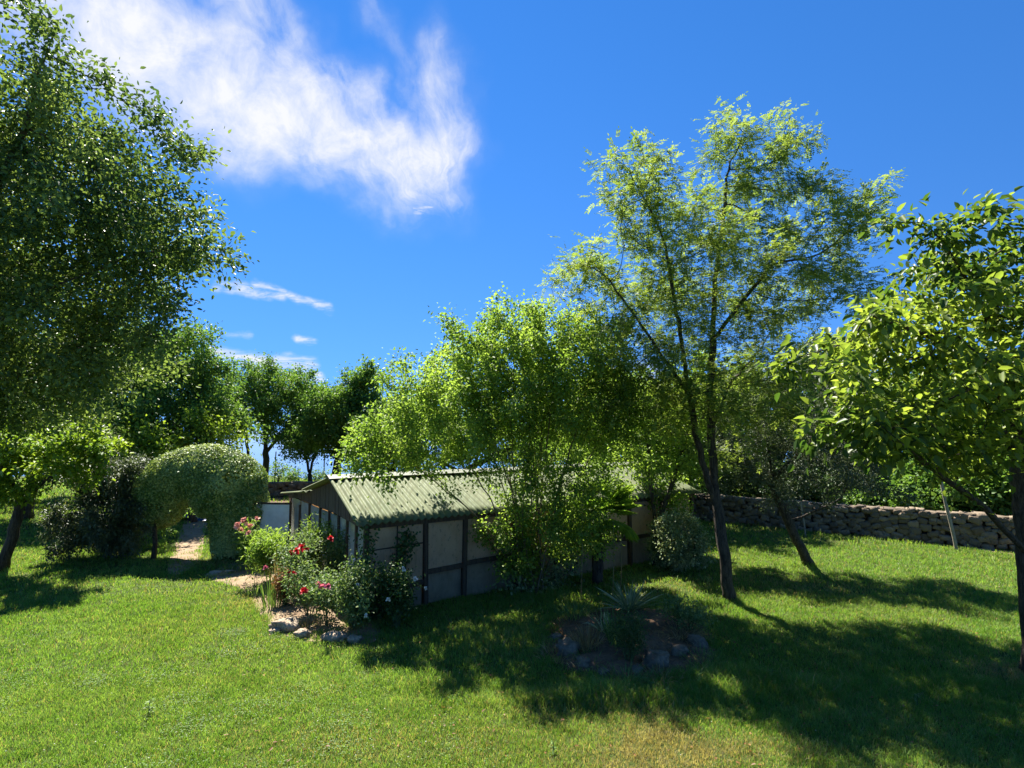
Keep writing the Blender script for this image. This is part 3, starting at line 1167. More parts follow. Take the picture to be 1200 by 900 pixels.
def wall_mat():
    m, t = new_mat('dry_stone')
    geo = t.n('ShaderNodeNewGeometry')
    tc = t.n('ShaderNodeTexCoord')
    f = geo.outputs['Random Per Island']
    c = t.mix(f, (0.11, 0.08, 0.05), (0.27, 0.205, 0.135))
    c = t.mix(t.ramp(t.noise(tc.outputs['Object'], 6, 6, .7), .45, .7, 0, .7), c, (0.13, 0.11, 0.085))
    c = t.mix(t.ramp(t.noise(tc.outputs['Object'], 25, 4, .7), .58, .7, 0, .6), c, (0.10, 0.09, 0.07))
    pb = t.n('ShaderNodeBsdfPrincipled')
    t.l(c, pb.inputs['Base Color'])
    pb.inputs['Roughness'].default_value = .92
    bp = t.n('ShaderNodeBump')
    bp.inputs['Distance'].default_value = .03
    t.l(t.noise(tc.outputs['Object'], 18, 6, .7), bp.inputs['Height'])
    t.l(bp.outputs[0], pb.inputs['Normal'])
    finish(t, pb.outputs[0])
    return m


M['wall'] = wall_mat()
WA, WB = G(800, 607), G(1290, 655)
stone_wall('stone_wall', 'tan dry stone wall along the back of the lawn on the right', WA, WB, 1.05, .5, .30, M['wall'], 3)
stone_wall('stone_wall', 'low dark stone wall beyond the arch near the sea trees', G(268, 583), G(420, 581), .75, .5, .42, M['rock'], 5)


# ------------------------------------------------------------------ trees
def gp(px, py):
    return G(px, py)


def mid(a, b, f, dx=0, dy=0, dz=0):
    return np.asarray(a) * (1 - f) + np.asarray(b) * f + np.array((dx, dy, dz))


# tall light tree with feathery leaves beside the rockery
b = gp(855, 704)
t1 = P(842, 600, 13.5); t2 = P(832, 470, 13.7); t3 = P(838, 330, 13.9)
make_tree('locust_tree', 'tallest tree on the lawn, slim dark forked trunk and airy feathery crown', 'tree',
          [[b, P(849, 650, 13.4), t1, P(835, 540, 13.6), t2, t3, P(855, 190, 14.1)],
           [t1, P(822, 540, 13.4), P(808, 465, 13.2), P(797, 390, 13.1), P(780, 290, 13.0)],
           [P(835, 400, 13.7), P(872, 350, 13.6), P(905, 310, 13.4)],
           [P(808, 465, 13.2), P(765, 400, 12.8), P(715, 330, 12.6)],
           [P(835, 500, 13.6), P(855, 450, 14.0), P(890, 410, 14.6)]],
          [E(865, 205, 14.0, 1.4, 1.1), E(770, 250, 13.0, 1.3, 1.25), E(710, 320, 12.7, 1.1, 1.1), E(930, 255, 13.4, 1.6, 1.1),
           E(1000, 250, 13.2, .95, .55, w=1.6), E(830, 330, 13.5, 2.4, 1.5), E(760, 400, 13.0, 1.9, 1.1), E(930, 360, 13.4, 1.9, 1.1),
           E(850, 445, 13.5, 2.3, .9), E(790, 470, 13.2, 1.4, .55, w=3), E(890, 475, 13.5, 1.1, .5, w=2), E(872, 150, 14.2, .6, .4, w=1.2), E(925, 178, 14, .6, .4, w=.8), E(682, 310, 12.6, .5, .8, w=.6), E(740, 200, 13, .6, .5, w=.9), E(980, 310, 13.3, 1.2, .8)],
          M['leaf_locust'], M['bark_dark'], n_attr=1700, step=.22, n_leaf=16500, leaf=(.062, .026), clumps=240, sig=.36, compound=.24,
          tip=.0042, trunk_r=.13, spread=.10, flat=.75, shell=2.6)

# many-stemmed bush leaning over the shed roof
b = gp(622, 692)
seeds = []
tops = [(455, 520), (575, 450), (595, 440), (620, 430), (650, 440), (670, 470), (555, 450), (635, 390), (470, 520), (500, 460), (535, 420), (560, 470), (580, 410), (610, 400), (640, 420), (660, 400), (690, 450), (720, 480), (625, 470), (600, 500), (545, 520)]
for i, (px, py) in enumerate(tops):
    s = np.array((b[0] + .35 * math.cos(i * 1.9), b[1] + .3 * math.sin(i * 1.9), 0))
    e = P(px, py, (14.0 + .9 * math.sin(i * 2.7)) if px > 480 else 12.9)
    if i == 0:
        s = np.asarray(b)
    seeds.append([s, mid(s, e, .4, dz=.45), e])
make_tree('lilac_bush', 'big bright green bush with many thin stems leaning over the shed roof', 'bush', seeds,
          [E(600, 425, 13.8, 1.7, 1.2, 1.9), E(660, 430, 14.0, 1.7, 1.2, 1.9), E(530, 460, 13.5, 1.5, 1.0, 1.6), E(455, 515, 12.8, 1.0, .7, .7),
           E(570, 490, 13.4, 1.6, .8, 1.6), E(700, 470, 14.2, 1.5, 1.2, 1.6), E(490, 530, 12.8, .7, .35, .5), E(640, 485, 13.8, 1.6, .8, 1.6), E(715, 540, 14.6, .9, .7, .8),
           E(425, 505, 12.8, .45, .45), E(655, 600, 14.0, .75, .9, .6, 1.6), E(690, 620, 14.3, .5, .7, .4, .7), E(590, 640, 13.9, .5, .5, .4, .4), E(640, 560, 14.0, .8, .5, .6, .9), E(545, 550, 13.6, .6, .3, .4, .3),
           E(735, 460, 14.6, .9, 1.0, .9), E(610, 455, 13.6, 2.2, 1.2, 1.6), E(500, 495, 13.2, 1.3, .8, 1.2), E(435, 535, 12.6, .4, .3, .3, .3), E(560, 410, 13.8, .9, .6, 1.0), E(690, 405, 14.2, .9, .6, 1.0)],
          M['leaf_bush'], M['bark_tan'], n_attr=2600, step=.2, n_leaf=98000, leaf=(.074, .05), clumps=420, sig=.38, spread=.10, tip=.004,
          trunk_r=.055, flat=.6, wname='stems', root_flare=False, zmin=.4)

# near tree on the left, its trunk just outside the frame
b = np.array((-10.2, 7.6, 0))
make_tree('plum_tree', 'large dark glossy tree filling the left edge, closest to the camera', 'tree',
          [[b, b + np.array((.2, .1, 2.5)), np.array((-9.2, 7.8, 5.0)), np.array((-8.0, 7.9, 7.4))],
           [b + np.array((.2, .1, 2.5)), np.array((-8.2, 7.2, 4.6)), np.array((-6.4, 7.2, 5.6))],
           [np.array((-9.2, 7.8, 5.0)), np.array((-7.6, 7.6, 6.6)), P(30, 150, 6.9), P(45, 85, 6.6), P(62, 40, 6.5)],
           [b + np.array((.2, .1, 2.5)), np.array((-8.6, 8.2, 4.4)), P(120, 400, 8.4)]],
          [E(0, 260, 7.8, 1.9, 1.6), E(110, 290, 7.8, 1.5, 1.3), E(50, 200, 7.4, 1.2, .9), E(155, 300, 7.8, .9, .75), E(120, 210, 7.7, 1.0, .7),
           E(55, 400, 8.2, 1.7, .9), E(140, 370, 8.0, .9, .65), E(30, 75, 6.6, .30, .10, w=.10), E(62, 40, 6.5, .16, .16, w=.06), E(118, 98, 7.0, .26, .10, w=.12),
           E(-150, 290, 8.5, 2.4, 1.8), E(-60, 415, 8.4, 1.6, .7), E(205, 285, 7.9, .34, .34, w=.45), E(40, 455, 8.6, 1.3, .5), E(100, 430, 8.5, 1.0, .55), E(145, 400, 8.3, .7, .5), E(30, 150, 7.3, 1.0, .5), E(-50, 140, 7.5, 1.0, .6), E(0, 460, 8.7, 1.2, .6)],
          M['leaf_left'], M['bark_grey'], n_attr=2600, step=.19, n_leaf=128000, leaf=(.074, .037), clumps=420, sig=.27, spread=.11, tip=.0035,
          trunk_r=.2, flat=.35, droop=-.1)

# broad-leaved tree on the right edge
b = gp(1212, 790)
f1 = P(1199, 610, 9.3)
make_tree('persimmon_tree', 'broad-leaved tree with dark trunk at the right edge, large pale green leaves', 'tree',
          [[b, P(1208, 700, 9.35), f1, P(1186, 480, 9.0), P(1172, 400, 8.6), P(1165, 330, 8.2)],
           [P(1204, 650, 9.3), P(1150, 590, 8.6), P(1100, 556, 8.0), P(1055, 520, 7.2), P(1010, 490, 6.6)],
           [P(1186, 480, 9.0), P(1140, 430, 8.0), P(1080, 390, 7.2), P(1020, 370, 6.8)],
           [P(1172, 400, 8.6), P(1130, 320, 7.6), P(1085, 262, 7.2)],
           [P(1186, 480, 9.0), P(1240, 380, 8.4), P(1260, 300, 8.0)]],
          [E(1100, 400, 7.6, 1.2, .9), E(1040, 385, 7.0, .7, .5), E(1170, 340, 8.0, 1.2, .75), E(1075, 270, 7.3, .45, .2, w=.35), E(1025, 460, 6.8, .6, .45),
           E(1080, 465, 7.4, 1.1, .6), E(1170, 440, 8.2, 1.3, .8), E(1005, 500, 6.6, .4, .25), E(1020, 530, 6.6, .4, .25, w=.3), E(1280, 350, 8.2, 1.6, 1.2),
           E(1140, 310, 7.7, .8, .4), E(1290, 470, 8.4, 1.4, .8), E(1110, 490, 7.6, .9, .4), E(1150, 525, 8.0, .7, .35), E(1040, 505, 6.9, .6, .35), E(1000, 400, 6.9, .35, .2, w=.15), E(995, 470, 6.7, .35, .2, w=.15), E(985, 425, 6.8, .2, .12, w=.06)],
          M['leaf_big'], M['bark_dark'], n_attr=1100, step=.2, n_leaf=16500, leaf=(.13, .070), clumps=190, sig=.26, spread=.085, tip=.006,
          trunk_r=.14, flat=.62, droop=-.25, twig_r=3)

# light green tree over the far end of the shed
b = gp(770, 662)
make_tree('mulberry_tree', 'light green tree at the far end of the shed roof, behind the cream-leaved bush', 'tree',
          [[b, P(768, 620, 17.2), P(762, 560, 17.3), P(755, 490, 17.4)], [P(768, 620, 17.2), P(790, 560, 17.4), P(805, 510, 17.6)], [P(762, 560, 17.3), P(735, 500, 17.2), P(725, 450, 17.2)]],
          [E(760, 480, 18.6, 1.1, 1.0), E(800, 530, 17.6, 1.0, .9), E(775, 560, 18.2, .85, .5), E(820, 480, 17.8, 1.0, .9), E(790, 590, 17.4, .8, .4), E(752, 535, 18.0, .5, .5)],
          M['leaf_bush'], M['bark_dark'], n_attr=700, step=.22, n_leaf=14000, leaf=(.10, .065), clumps=80, sig=.32, spread=.10, tip=.005, trunk_r=.10, flat=.55)

# grey-green tree with the leaning trunk in front of the stone wall
b = gp(948, 662)
make_tree('olive_tree', 'small grey-green tree with leaning dark trunk in front of the stone wall', 'tree',
          [[b, P(930, 625, 16.8), P(908, 575, 16.6), P(900, 520, 16.4)], [P(925, 610, 16.8), P(960, 598, 16.6), P(985, 585, 16.4), P(1000, 560, 16.2)],
           [P(908, 575, 16.6), P(870, 540, 16.6), P(850, 520, 16.6)], [P(905, 560, 16.5), P(950, 520, 16.4), P(980, 490, 16.4)]],
          [E(905, 510, 16.5, 1.6, 1.0), E(980, 520, 16.4, 1.5, 1.0), E(860, 535, 16.6, .9, .7), E(1020, 555, 16.3, .9, .6), E(940, 470, 16.8, 1.5, .8), E(930, 560, 16.2, 1.4, .4),
           E(975, 430, 17.0, 1.3, .8)],
          M['leaf_olive'], M['bark_dark'], n_attr=700, step=.22, n_leaf=46000, leaf=(.085, .028), clumps=80, sig=.32, spread=.10, tip=.004,
          trunk_r=.13, flat=.4)

# the left middle ground
b = gp(2, 668)
make_tree('maple_tree', 'low yellow-green tree with slanting trunk behind the left lawn edge', 'tree',
          [[b, P(14, 630, 16.5), P(25, 590, 16.5), P(45, 545, 16.4), P(70, 515, 16.3)], [P(25, 590, 16.5), P(70, 550, 16.2), P(120, 530, 16.0)], [P(25, 590, 16.5), P(0, 540, 16.6), P(-40, 500, 16.8)]],
          [E(60, 510, 16.3, 1.5, .7), E(115, 530, 16.0, 1.1, .6), E(10, 520, 16.5, 1.5, .8), E(90, 560, 15.9, .9, .4), E(-60, 510, 16.6, 1.5, .9), E(25, 565, 16.2, 1.0, .4)],
          M['leaf_lime'], M['bark_dark'], n_attr=450, step=.24, n_leaf=17000, leaf=(.11, .085), clumps=50, sig=.3, spread=.1, tip=.005, trunk_r=.14, flat=.75)
b = gp(128, 652)
make_tree('laurel_shrub', 'dark bushy shrub between the yellow-green tree and the hedge arch', 'shrub',
          [[b, b + np.array((0, 0, 1.4))], [b, b + np.array((-.7, .1, 1.5))], [b, b + np.array((.6, 0, 1.6))], [b, b + np.array((.1, .5, 1.9))]],
          [E(128, 595, 18, 1.2, 1.3), E(100, 620, 17.8, .9, .8), E(150, 570, 18, .8, .7), E(150, 620, 17.9, .8, .8)],
          M['leaf_olive'], M['bark_dark'], n_attr=500, step=.2, n_leaf=30000, leaf=(.10, .042), clumps=60, sig=.28, spread=.1, tip=.004, trunk_r=.06,
          zmin=.15, wname='stems', root_flare=False)
b = gp(165, 630)
make_tree('elder_shrub', 'light green low shrub just left of the hedge arch', 'shrub',
          [[b, b + np.array((0, 0, 1.0))], [b, b + np.array((.5, .1, 1.1))]],
          [E(178, 600, 20, .9, .7), E(160, 575, 20.5, .9, .6)],
          M['leaf_mid'], M['bark_dark'], n_attr=250, step=.2, n_leaf=6000, leaf=(.10, .05), clumps=30, sig=.25, spread=.1, tip=.004, trunk_r=.05,
          zmin=.15, wname='stems', root_flare=False)

FAR = [
    # name, label, base px, D, ellipsoids, leaf material, n_attr, n_leaf, leaf size, trunk radius
    ('ash_tree', 'tall mid-green tree directly behind the hedge arch, above the dark shrub', (195, 27), [(200, 440, 27, 2.6, 2.2), (150, 420, 27, 2.4, 2.2), (225, 480, 26.5, 2.2, 1.6), (170, 500, 26, 2.4, 1.4), (120, 470, 27, 2.2, 2.0)], 'leaf_mid', 900, 24000, (.15, .085), .2),
    ('oak_tree', 'dark shaded tree standing behind the yellow-green tree at far left', (40, 26), [(60, 440, 26, 2.6, 2.4), (0, 430, 26, 2.8, 2.8), (100, 500, 25, 2.2, 1.6), (30, 530, 25, 2.6, 1.5), (-80, 460, 26, 3, 3)], 'leaf_dark', 800, 20000, (.15, .085), .2),
    ('hornbeam_tree', 'spreading yellowish tree low over the top of the hedge arch', (232, 25), [(205, 522, 24.5, 1.6, .6), (245, 510, 25, 1.2, .6), (180, 530, 24, 1.4, .6)], 'leaf_lime', 300, 3800, (.14, .09), .13),
    ('poplar_tree', 'far left filler tree of the shaded row beyond the lawn', (-60, 33), [(-40, 470, 33, 3.6, 3.4), (60, 520, 33, 3.6, 2.2), (140, 540, 33, 3.0, 1.8)], 'leaf_dark', 500, 14000, (.18, .11), .2),
    ('almond_tree', 'round-crowned tree on twin dark trunks in front of the sea', (312, 40), [(308, 468, 40, 3.2, 2.2), (345, 480, 40, 2.7, 2.0), (268, 480, 39, 2.8, 2.1), (328, 448, 40, 2.8, 1.4), (352, 506, 39.5, 1.9, 1.2), (285, 450, 39.5, 2.4, 1.3)], 'leaf_mid', 1000, 19000, (.16, .09), .26),
    ('fig_tree', 'dark upright tree with thick forked trunk between the sea and shed ridge', (393, 37), [(405, 480, 37, 2.4, 2.2), (383, 498, 37, 1.9, 1.5), (432, 488, 37, 2.1, 2.0), (420, 450, 37, 1.3, 1.2), (430, 520, 36.5, 1.3, .9)], 'leaf_mid', 800, 15000, (.17, .11), .3),
    ('quince_tree', 'smallest dark tree with thin forked trunk left of the thick forked one', (366, 38.5), [(362, 522, 38.5, 1.3, .8), (350, 508, 38.5, 1.1, .8), (378, 510, 38.5, 1.0, .7)], 'leaf_mid', 280, 4500, (.15, .09), .15),
    ('mulberry_tree', 'light green tree rising behind the shed roof right of the big bush', (745, 25), [(740, 490, 25, 2.6, 1.9), (790, 500, 25, 2.4, 1.8), (700, 510, 25, 2.2, 1.5), (760, 540, 24, 2.2, 1.0), (830, 470, 26, 2.2, 1.6)], 'leaf_bush', 800, 20000, (.15, .10), .2),
    ('holm_oak', 'dark evergreen tree behind the stone wall and grey-green tree', (900, 31), [(900, 490, 31, 3.4, 2.6), (960, 470, 31, 3.4, 2.7), (845, 510, 31, 2.8, 2.4), (1000, 510, 30, 3, 2.0), (890, 560, 30, 3, 1.2), (970, 580, 28, 3, 1.0), (860, 570, 29, 2.5, .9)], 'leaf_dark', 900, 27000, (.17, .10), .24),
    ('walnut_tree', 'mid-green tree beyond the stone wall behind the broad-leaved branches', (1090, 30), [(1060, 480, 30, 3.2, 2.4), (1130, 470, 30, 3.4, 2.6), (1180, 510, 30, 3.0, 2.0), (1230, 470, 31, 3.4, 2.8), (1100, 550, 29, 3, 1.2), (1050, 575, 28, 3, 1.0), (1180, 575, 27, 3, 1.0)], 'leaf_mid', 900, 26000, (.18, .11), .25),
    ('linden_tree', 'dense tree far behind the stone wall, between the evergreen and the mid-green tree', (1030, 36), [(1030, 480, 36, 3.2, 2.8), (970, 500, 36, 3, 2.4), (1090, 500, 36, 3, 2.2), (1030, 550, 35, 3.4, 1.2)], 'leaf_dark', 700, 14000, (.19, .12), .24),
    ('apricot_tree', 'mid-green tree beyond the shed ridge joining the sea trees to the big bush', (462, 35), [(460, 500, 35, 2.2, 1.9), (440, 520, 35, 1.8, 1.3), (490, 490, 35, 1.8, 1.6)], 'leaf_mid', 400, 8000, (.17, .11), .2),
    ('cherry_tree', 'tree far behind the big bush whose top meets the sky', (560, 34), [(520, 500, 34, 3.2, 2.2), (590, 500, 34, 3.4, 2.2), (650, 510, 34, 3.2, 2.2), (470, 530, 34, 2.2, 1.5)], 'leaf_mid', 600, 15000, (.18, .11), .24),
]
for nm, lb, (bx, bD), es, lm, na, nl, ls, tr in FAR:
    b = P(bx, 500, bD); b[2] = 0
    ell = [E(e[0], e[1], e[2], e[3], e[4]) for e in es]
    c0 = np.asarray(ell[0][0])
    sd = [[b, mid(b, c0, .35), mid(b, c0, .75)]]
    for k in range(1, min(4, len(ell))):
        sd.append([mid(b, c0, .3 if k % 2 else .38), mid(mid(b, c0, .4), ell[k][0], .5, dz=.2), mid(mid(b, c0, .4), ell[k][0], .9)])
    if nm == 'almond_tree':
        b2 = b + np.array((-.9, .2, 0))
        sd = [[b, b + np.array((.1, 0, 1.6)), b + np.array((0, 0, 3.2)), c0], [b, b2, b2 + np.array((.05, 0, .9)), b2 + np.array((-.3, 0, 1.8)), P(285, 490, 39.5)],
              [b + np.array((.1, 0, 2.4)), P(345, 490, 40)]]
    make_tree(nm, lb, 'tree', sd, ell, M[lm], M['bark_dark'], n_attr=na, step=.34 if bD < 35 else .4, n_leaf=int(nl * 2.2), leaf=ls, clumps=max(30, na // 6), sig=.52 if bD > 36 else .6,
              spread=.2, tip=.009, trunk_r=tr, flat=.5, minr=.012, zmin=2.35 if bD > 36 else .8)

# vines and low shrubs sunlit beyond the wall on the right
for i, (px, py, D, rx, rz, lb) in enumerate([
        (1075, 575, 22.5, 1.0, .9, 'sunlit vine left of the little white-roofed hut beyond the wall'),
        (1150, 575, 21.0, 1.3, 1.0, 'sunlit vine right of the little white-roofed hut beyond the wall'),
        (1215, 565, 20.0, 1.3, 1.2, 'sunlit vine at the right edge beyond the stone wall'),
        (1010, 585, 24.5, 1.1, .8, 'vine behind the stone wall just right of the grey-green tree')]):
    b = P(px, py, D); b[2] = 0
    make_tree('grape_vine', lb, 'vine', [[b, b + np.array((0, 0, 1.0))], [b, b + np.array((.5, .2, 1.3))]],
              [(P(px, py, D), np.array((rx, 1.0, rz))), (P(px, py + 12, D), np.array((rx * 1.1, .9, rz * .7)))], M['leaf_mid'], M['bark_dark'],
              n_attr=250, step=.22, n_leaf=5000, leaf=(.15, .13), clumps=26, sig=.3, spread=.12, tip=.005, trunk_r=.04, flat=.5, zmin=.5, wname='stem',
              group='vines beyond the stone wall', root_flare=False, variant=i)

for i, (px, D, h, lb) in enumerate([(775, 27, 2.6, 'dark bramble beyond the wall, hidden beside the far end of the shed'), (835, 27.5, 2.9, 'dark bramble beyond the wall behind the slim forked trunk'),
                                    (885, 27, 2.7, 'dark bramble beyond the wall between the forked and the leaning trunk'), (940, 26, 2.4, 'dark bramble beyond the wall just right of the leaning trunk')]):
    b = P(px, 500, D); b[2] = 0
    make_tree('bramble_shrub', lb, 'shrub', [[b, b + np.array((0, 0, h * .6))], [b, b + np.array((.6, 0, h * .7))], [b, b + np.array((-.6, 0, h * .6))]],
              [(b + np.array((0, 0, h * .5)), np.array((1.5, 1.1, h * .5)))], M['leaf_dark'], M['bark_dark'], n_attr=260, step=.24, n_leaf=5500, leaf=(.13, .08),
              clumps=36, sig=.3, spread=.14, tip=.006, trunk_r=.04, zmin=.2, wname='stem', group='brambles beyond the stone wall', root_flare=False, variant=i)

# low shrubs and tall weeds on the edge above the sea
for i, (px, D, h, lb) in enumerate([(328, 43, 1.5, 'low shrub on the sea edge left of the twin trunks'), (345, 42, 1.1, 'low shrub on the sea edge between two trunks'),
                                    (372, 42.5, .9, 'smallest shrub on the sea edge beside the thick trunk'), (425, 42, 1.4, 'low shrub on the sea edge just above the shed ridge'),
                                    (290, 42, 1.2, 'low shrub on the sea edge seen over the hedge arch')]):
    b = P(px, 500, D); b[2] = 0
    make_tree('coastal_shrub', lb, 'shrub', [[b, b + np.array((0, 0, h * .6))], [b, b + np.array((.3, 0, h * .7))]],
              [(b + np.array((0, 0, h * .6)), np.array((1.0, .8, h * .5)))], M['leaf_mid'], M['bark_dark'], n_attr=80, step=.2, n_leaf=700, leaf=(.16, .08),
              clumps=12, sig=.22, spread=.14, tip=.008, trunk_r=.03, zmin=.1, wname='stem', group='shrubs along the sea edge', root_flare=False, variant=i)


# ------------------------------------------------------------------ hedge arch
def build_arch():
    base = G(180, 656)
    root = empty('hedge_arch', base, 'clipped leafy arch over the earth path, pale leaves on its rounded top', 'hedge')
    D = 18.2
    s = D / F_PX
    # centre line in the arch's own plane, pixel-derived metres
    cl = [(188, 592, 26), (192, 575, 29), (206, 562, 32), (228, 556, 33), (250, 558, 36), (270, 572, 41), (281, 595, 31), (279, 620, 27), (277, 645, 25), (277, 652, 23)]
    pts = np.array([P(a, c, D + (.0 if i < 5 else .0)) for i, (a, c, r) in enumerate(cl)])
    pts[-1][2] = .12
    rad = np.array([r * s for _, _, r in cl])
    n = 110000
    # dense sampling along the centre line
    seg = np.linalg.norm(np.diff(pts, axis=0), axis=1)
    cum = np.concatenate([[0], np.cumsum(seg)])
    u = rng.uniform(-.03, 1.0, n) * cum[-1]
    def interp(u):
        return np.stack([np.interp(u, cum, pts[:, k]) for k in range(3)], 1), np.interp(u, cum, rad)
    c, r = interp(u)
    c2, _ = interp(u + .05)
    c1, _ = interp(u - .05)
    tdir = unit(c2 - c1)
    rd = rnd_dir(n)
    rd = unit(rd - tdir * (rd * tdir).sum(1, keepdims=True) * np.where((u < .2) | (u > cum[-1] - .1), 0, 1)[:, None])
    depth = np.where(rng.random(n) < .8, rng.uniform(.955, 1.015, n), rng.uniform(.6, .97, n))
    lump = 1 + .022 * np.sin(c[:, 0] * 5 + rd[:, 2] * 4) * np.cos(rd[:, 1] * 5 + c[:, 2] * 4)
    pos = c + rd * (r * depth * lump)[:, None] * np.array([1, 1.05, 1])
    pos = pos + rng.normal(size=(n, 3)) * .014 * np.where(rng.random((n, 1)) < .012, 6, 1)
    # keep nothing that would fill the tunnel except the tube itself
    ok = pos[:, 2] > .03
    pos, rd, n = pos[ok], rd[ok], ok.sum()
    A = rnd_dir(n) + np.array([0, 0, -.2])
    N = rd + rnd_dir(n) * .35
    k = .7 + .6 * rng.random(n)
    V, Q = leaf_geo(pos, A, N, .066 * k, .046 * k)
    mesh_np('foliage', V, [Q], M['leaf_hedge'], root)
    q = MB()
    a = base
    q.tube([a, a + np.array((.02, 0, .5)), a + np.array((-.03, 0, 1.0)), P(190, 590, D), P(206, 566, D), P(240, 560, D)], [.085, .07, .065, .06, .05, .03], 8)
    b2 = P(262, 650, D); b2[2] = 0
    for dx, dy in ((0, 0), (.25, .1), (-.22, -.12)):
        q.tube([b2 + np.array((dx, dy, 0)), P(266, 620, D) + np.array((dx * .6, dy, 0)), P(268, 585, D), P(245, 562, D)], [.05, .045, .035, .015], 6)
    q.build('stems', M['bark_dark'], root, True)


build_arch()


# ------------------------------------------------------------------ small plants
def blade_geo(base, dirs, L, W, droop, seg=5):
    """strap leaves: base points, start directions, lengths, widths"""
    n = len(base)
    dirs = unit(dirs)
    side = unit(np.cross(dirs, np.array([0, 0, 1.0]) + rng.normal(size=(n, 3)) * .3))
    rows = []
    for i in range(seg + 1):
        s = i / seg
        p = base + dirs * (L * s)[:, None] + np.array([0, 0, -1.0]) * (L * droop * s * s)[:, None]
        w = W * (1 - s ** 2.5) * (.7 + .6 * s * (1 - s)) + .001
        rows += [p - side * w[:, None] * .5, p + side * w[:, None] * .5]
    V = np.stack(rows, 1).reshape(-1, 3)
    m = 2 * (seg + 1)
    k = np.arange(n)[:, None] * m
    Q = np.concatenate([k + np.array([[2 * i, 2 * i + 1, 2 * i + 3, 2 * i + 2]]) for i in range(seg)], 0)
    return V, Q


def blade_plant(name, label, cat, base, n, L, W, mat, spread=.5, up=1.0, droop=.35, rad=.12, lname='leaves', group=None, root=None):
    if root is None:
        root = empty(name, base, label, cat, group)
    a = rng.uniform(0, 2 * math.pi, n)
    rr = rad * np.sqrt(rng.random(n))
    bs = np.asarray(base) + np.stack([np.cos(a) * rr, np.sin(a) * rr, np.zeros(n)], 1)
    d = np.stack([np.cos(a), np.sin(a), np.zeros(n)], 1) * (spread * (.2 + rng.random(n)))[:, None] + np.array([0, 0, up]) + rng.normal(size=(n, 3)) * .08
    V, Q = blade_geo(bs, d, L * (.55 + .55 * rng.random(n)), W * (.7 + .5 * rng.random(n)), droop * (.5 + rng.random(n)))
    mesh_np(lname, V, [Q], mat, root)
    return root


def flower_geo(c, r, n=16, facing=None):
    f = np.asarray(facing if facing is not None else (rng.normal() * .3, -.7, .7), float)
    f = unit(f)
    d = rnd_dir(n) * .75 + f * .55
    d = unit(d)
    N = unit(f + d * -.5)
    k = .6 + .5 * rng.random(n)
    return leaf_geo(np.asarray(c) + d * r * .05, d, np.broadcast_to(N, (n, 3)), r * k, r * .85 * k, .25, -.12)


def rose(label, base, h, w, leafm, petal, flowers, n_leaf=1500, extra=None, name='rose_bush', cat='rose bush', leaf=(.06, .04), r_f=.07, n_stem=7, group=None, petal_n=18):
    base = np.asarray(base, float)
    n_leaf = int(n_leaf * 1.25)
    root = empty(name, base, label, cat, group)
    q = MB()
    ps = []
    for i in range(n_stem):
        a = rng.uniform(0, 2 * math.pi)
        e = base + np.array((math.cos(a) * w * rng.uniform(.2, 1), math.sin(a) * w * rng.uniform(.2, .8), h * rng.uniform(.6, 1.0)))
        m = mid(base, e, .5) + np.array((rng.normal() * .05, rng.normal() * .05, h * .1))
        pl = [base + np.array((math.cos(a) * .05, math.sin(a) * .05, 0)), m, e]
        q.tube(pl, [.011, .009, .005], 5)
        for k in range(5):
            f = rng.uniform(.3, 1)
            p0 = mid(m, e, f) if f > .5 else mid(base, m, f * 2)
            p1 = p0 + rnd_dir(1)[0] * np.array((1, 1, .6)) * w * .45 + np.array((0, 0, .08))
            q.tube([p0, p1], [.006, .003], 4)
            ps += [p1, mid(p0, p1, .5)]
        ps += [e, mid(m, e, .6), m, mid(m, e, .3)]
    for fpos in flowers:
        fp = np.asarray(fpos[:3], float)
        j = int(np.argmin([np.linalg.norm(fp - p) for p in ps]))
        q.tube([ps[j], mid(ps[j], fp, .5, dz=-.02), fp], [.006, .005, .004], 4)
        ps += [mid(ps[j], fp, .5)]
    q.build('stems', M['stem_green'], root)
    ps = np.array(ps)
    c = ps[rng.integers(0, len(ps), n_leaf)] + rng.normal(size=(n_leaf, 3)) * np.array((w, w, h * .6)) * .17
    c[:, 2] = np.maximum(c[:, 2], .06)
    V, Q = leaf_geo(c, rnd_dir(n_leaf) + np.array([0, 0, -.15]), rnd_dir(n_leaf) * .5 + np.array([0, 0, .6]), leaf[0] * (.7 + .6 * rng.random(n_leaf)), leaf[1] * (.7 + .6 * rng.random(n_leaf)))
    mesh_np('foliage', V, [Q], leafm, root)
    for fpos in flowers:
        V, Q = flower_geo(fpos[:3], r_f * (fpos[3] if len(fpos) > 3 else 1), petal_n)
        mesh_np('flower', V, [Q], petal, root)
    return root


def fl(px, py, D, s=1.0):
    return (*P(px, py, D - .38), s * 1.2)


GR = 'roses and flowers in the bed by the shed gable'
rose('rose bush with deep red blooms in the middle of the shed bed', G(352, 700), 1.45, .7, M['leaf_rose'], M['petal_red'],
     [fl(347, 646, 13.1, 1.1), fl(354, 641, 13.1, 1.2), fl(388, 631, 13.4, 1.1), fl(342, 648, 13.2, .9), fl(360, 644, 13.2, .8)], 2400, group=GR)
rose('low rose bush with crimson blooms at the front of the shed bed', G(362, 722), .95, .5, M['leaf_rose'], M['petal_red'],
     [fl(356, 693, 12.0, 1.1), fl(339, 670, 12.6, .8), fl(345, 672, 12.4, .7)], 1300, group=GR)
rose('rose bush with bright pink blooms near the front right of the bed', G(385, 735), .95, .5, M['leaf_rose'], M['petal_pink'],
     [fl(378, 688, 11.4, 1.0), fl(384, 688, 11.3, 1.0), fl(373, 684, 11.4, .7), fl(311, 666, 13.0, .8)], 1500, group=GR)
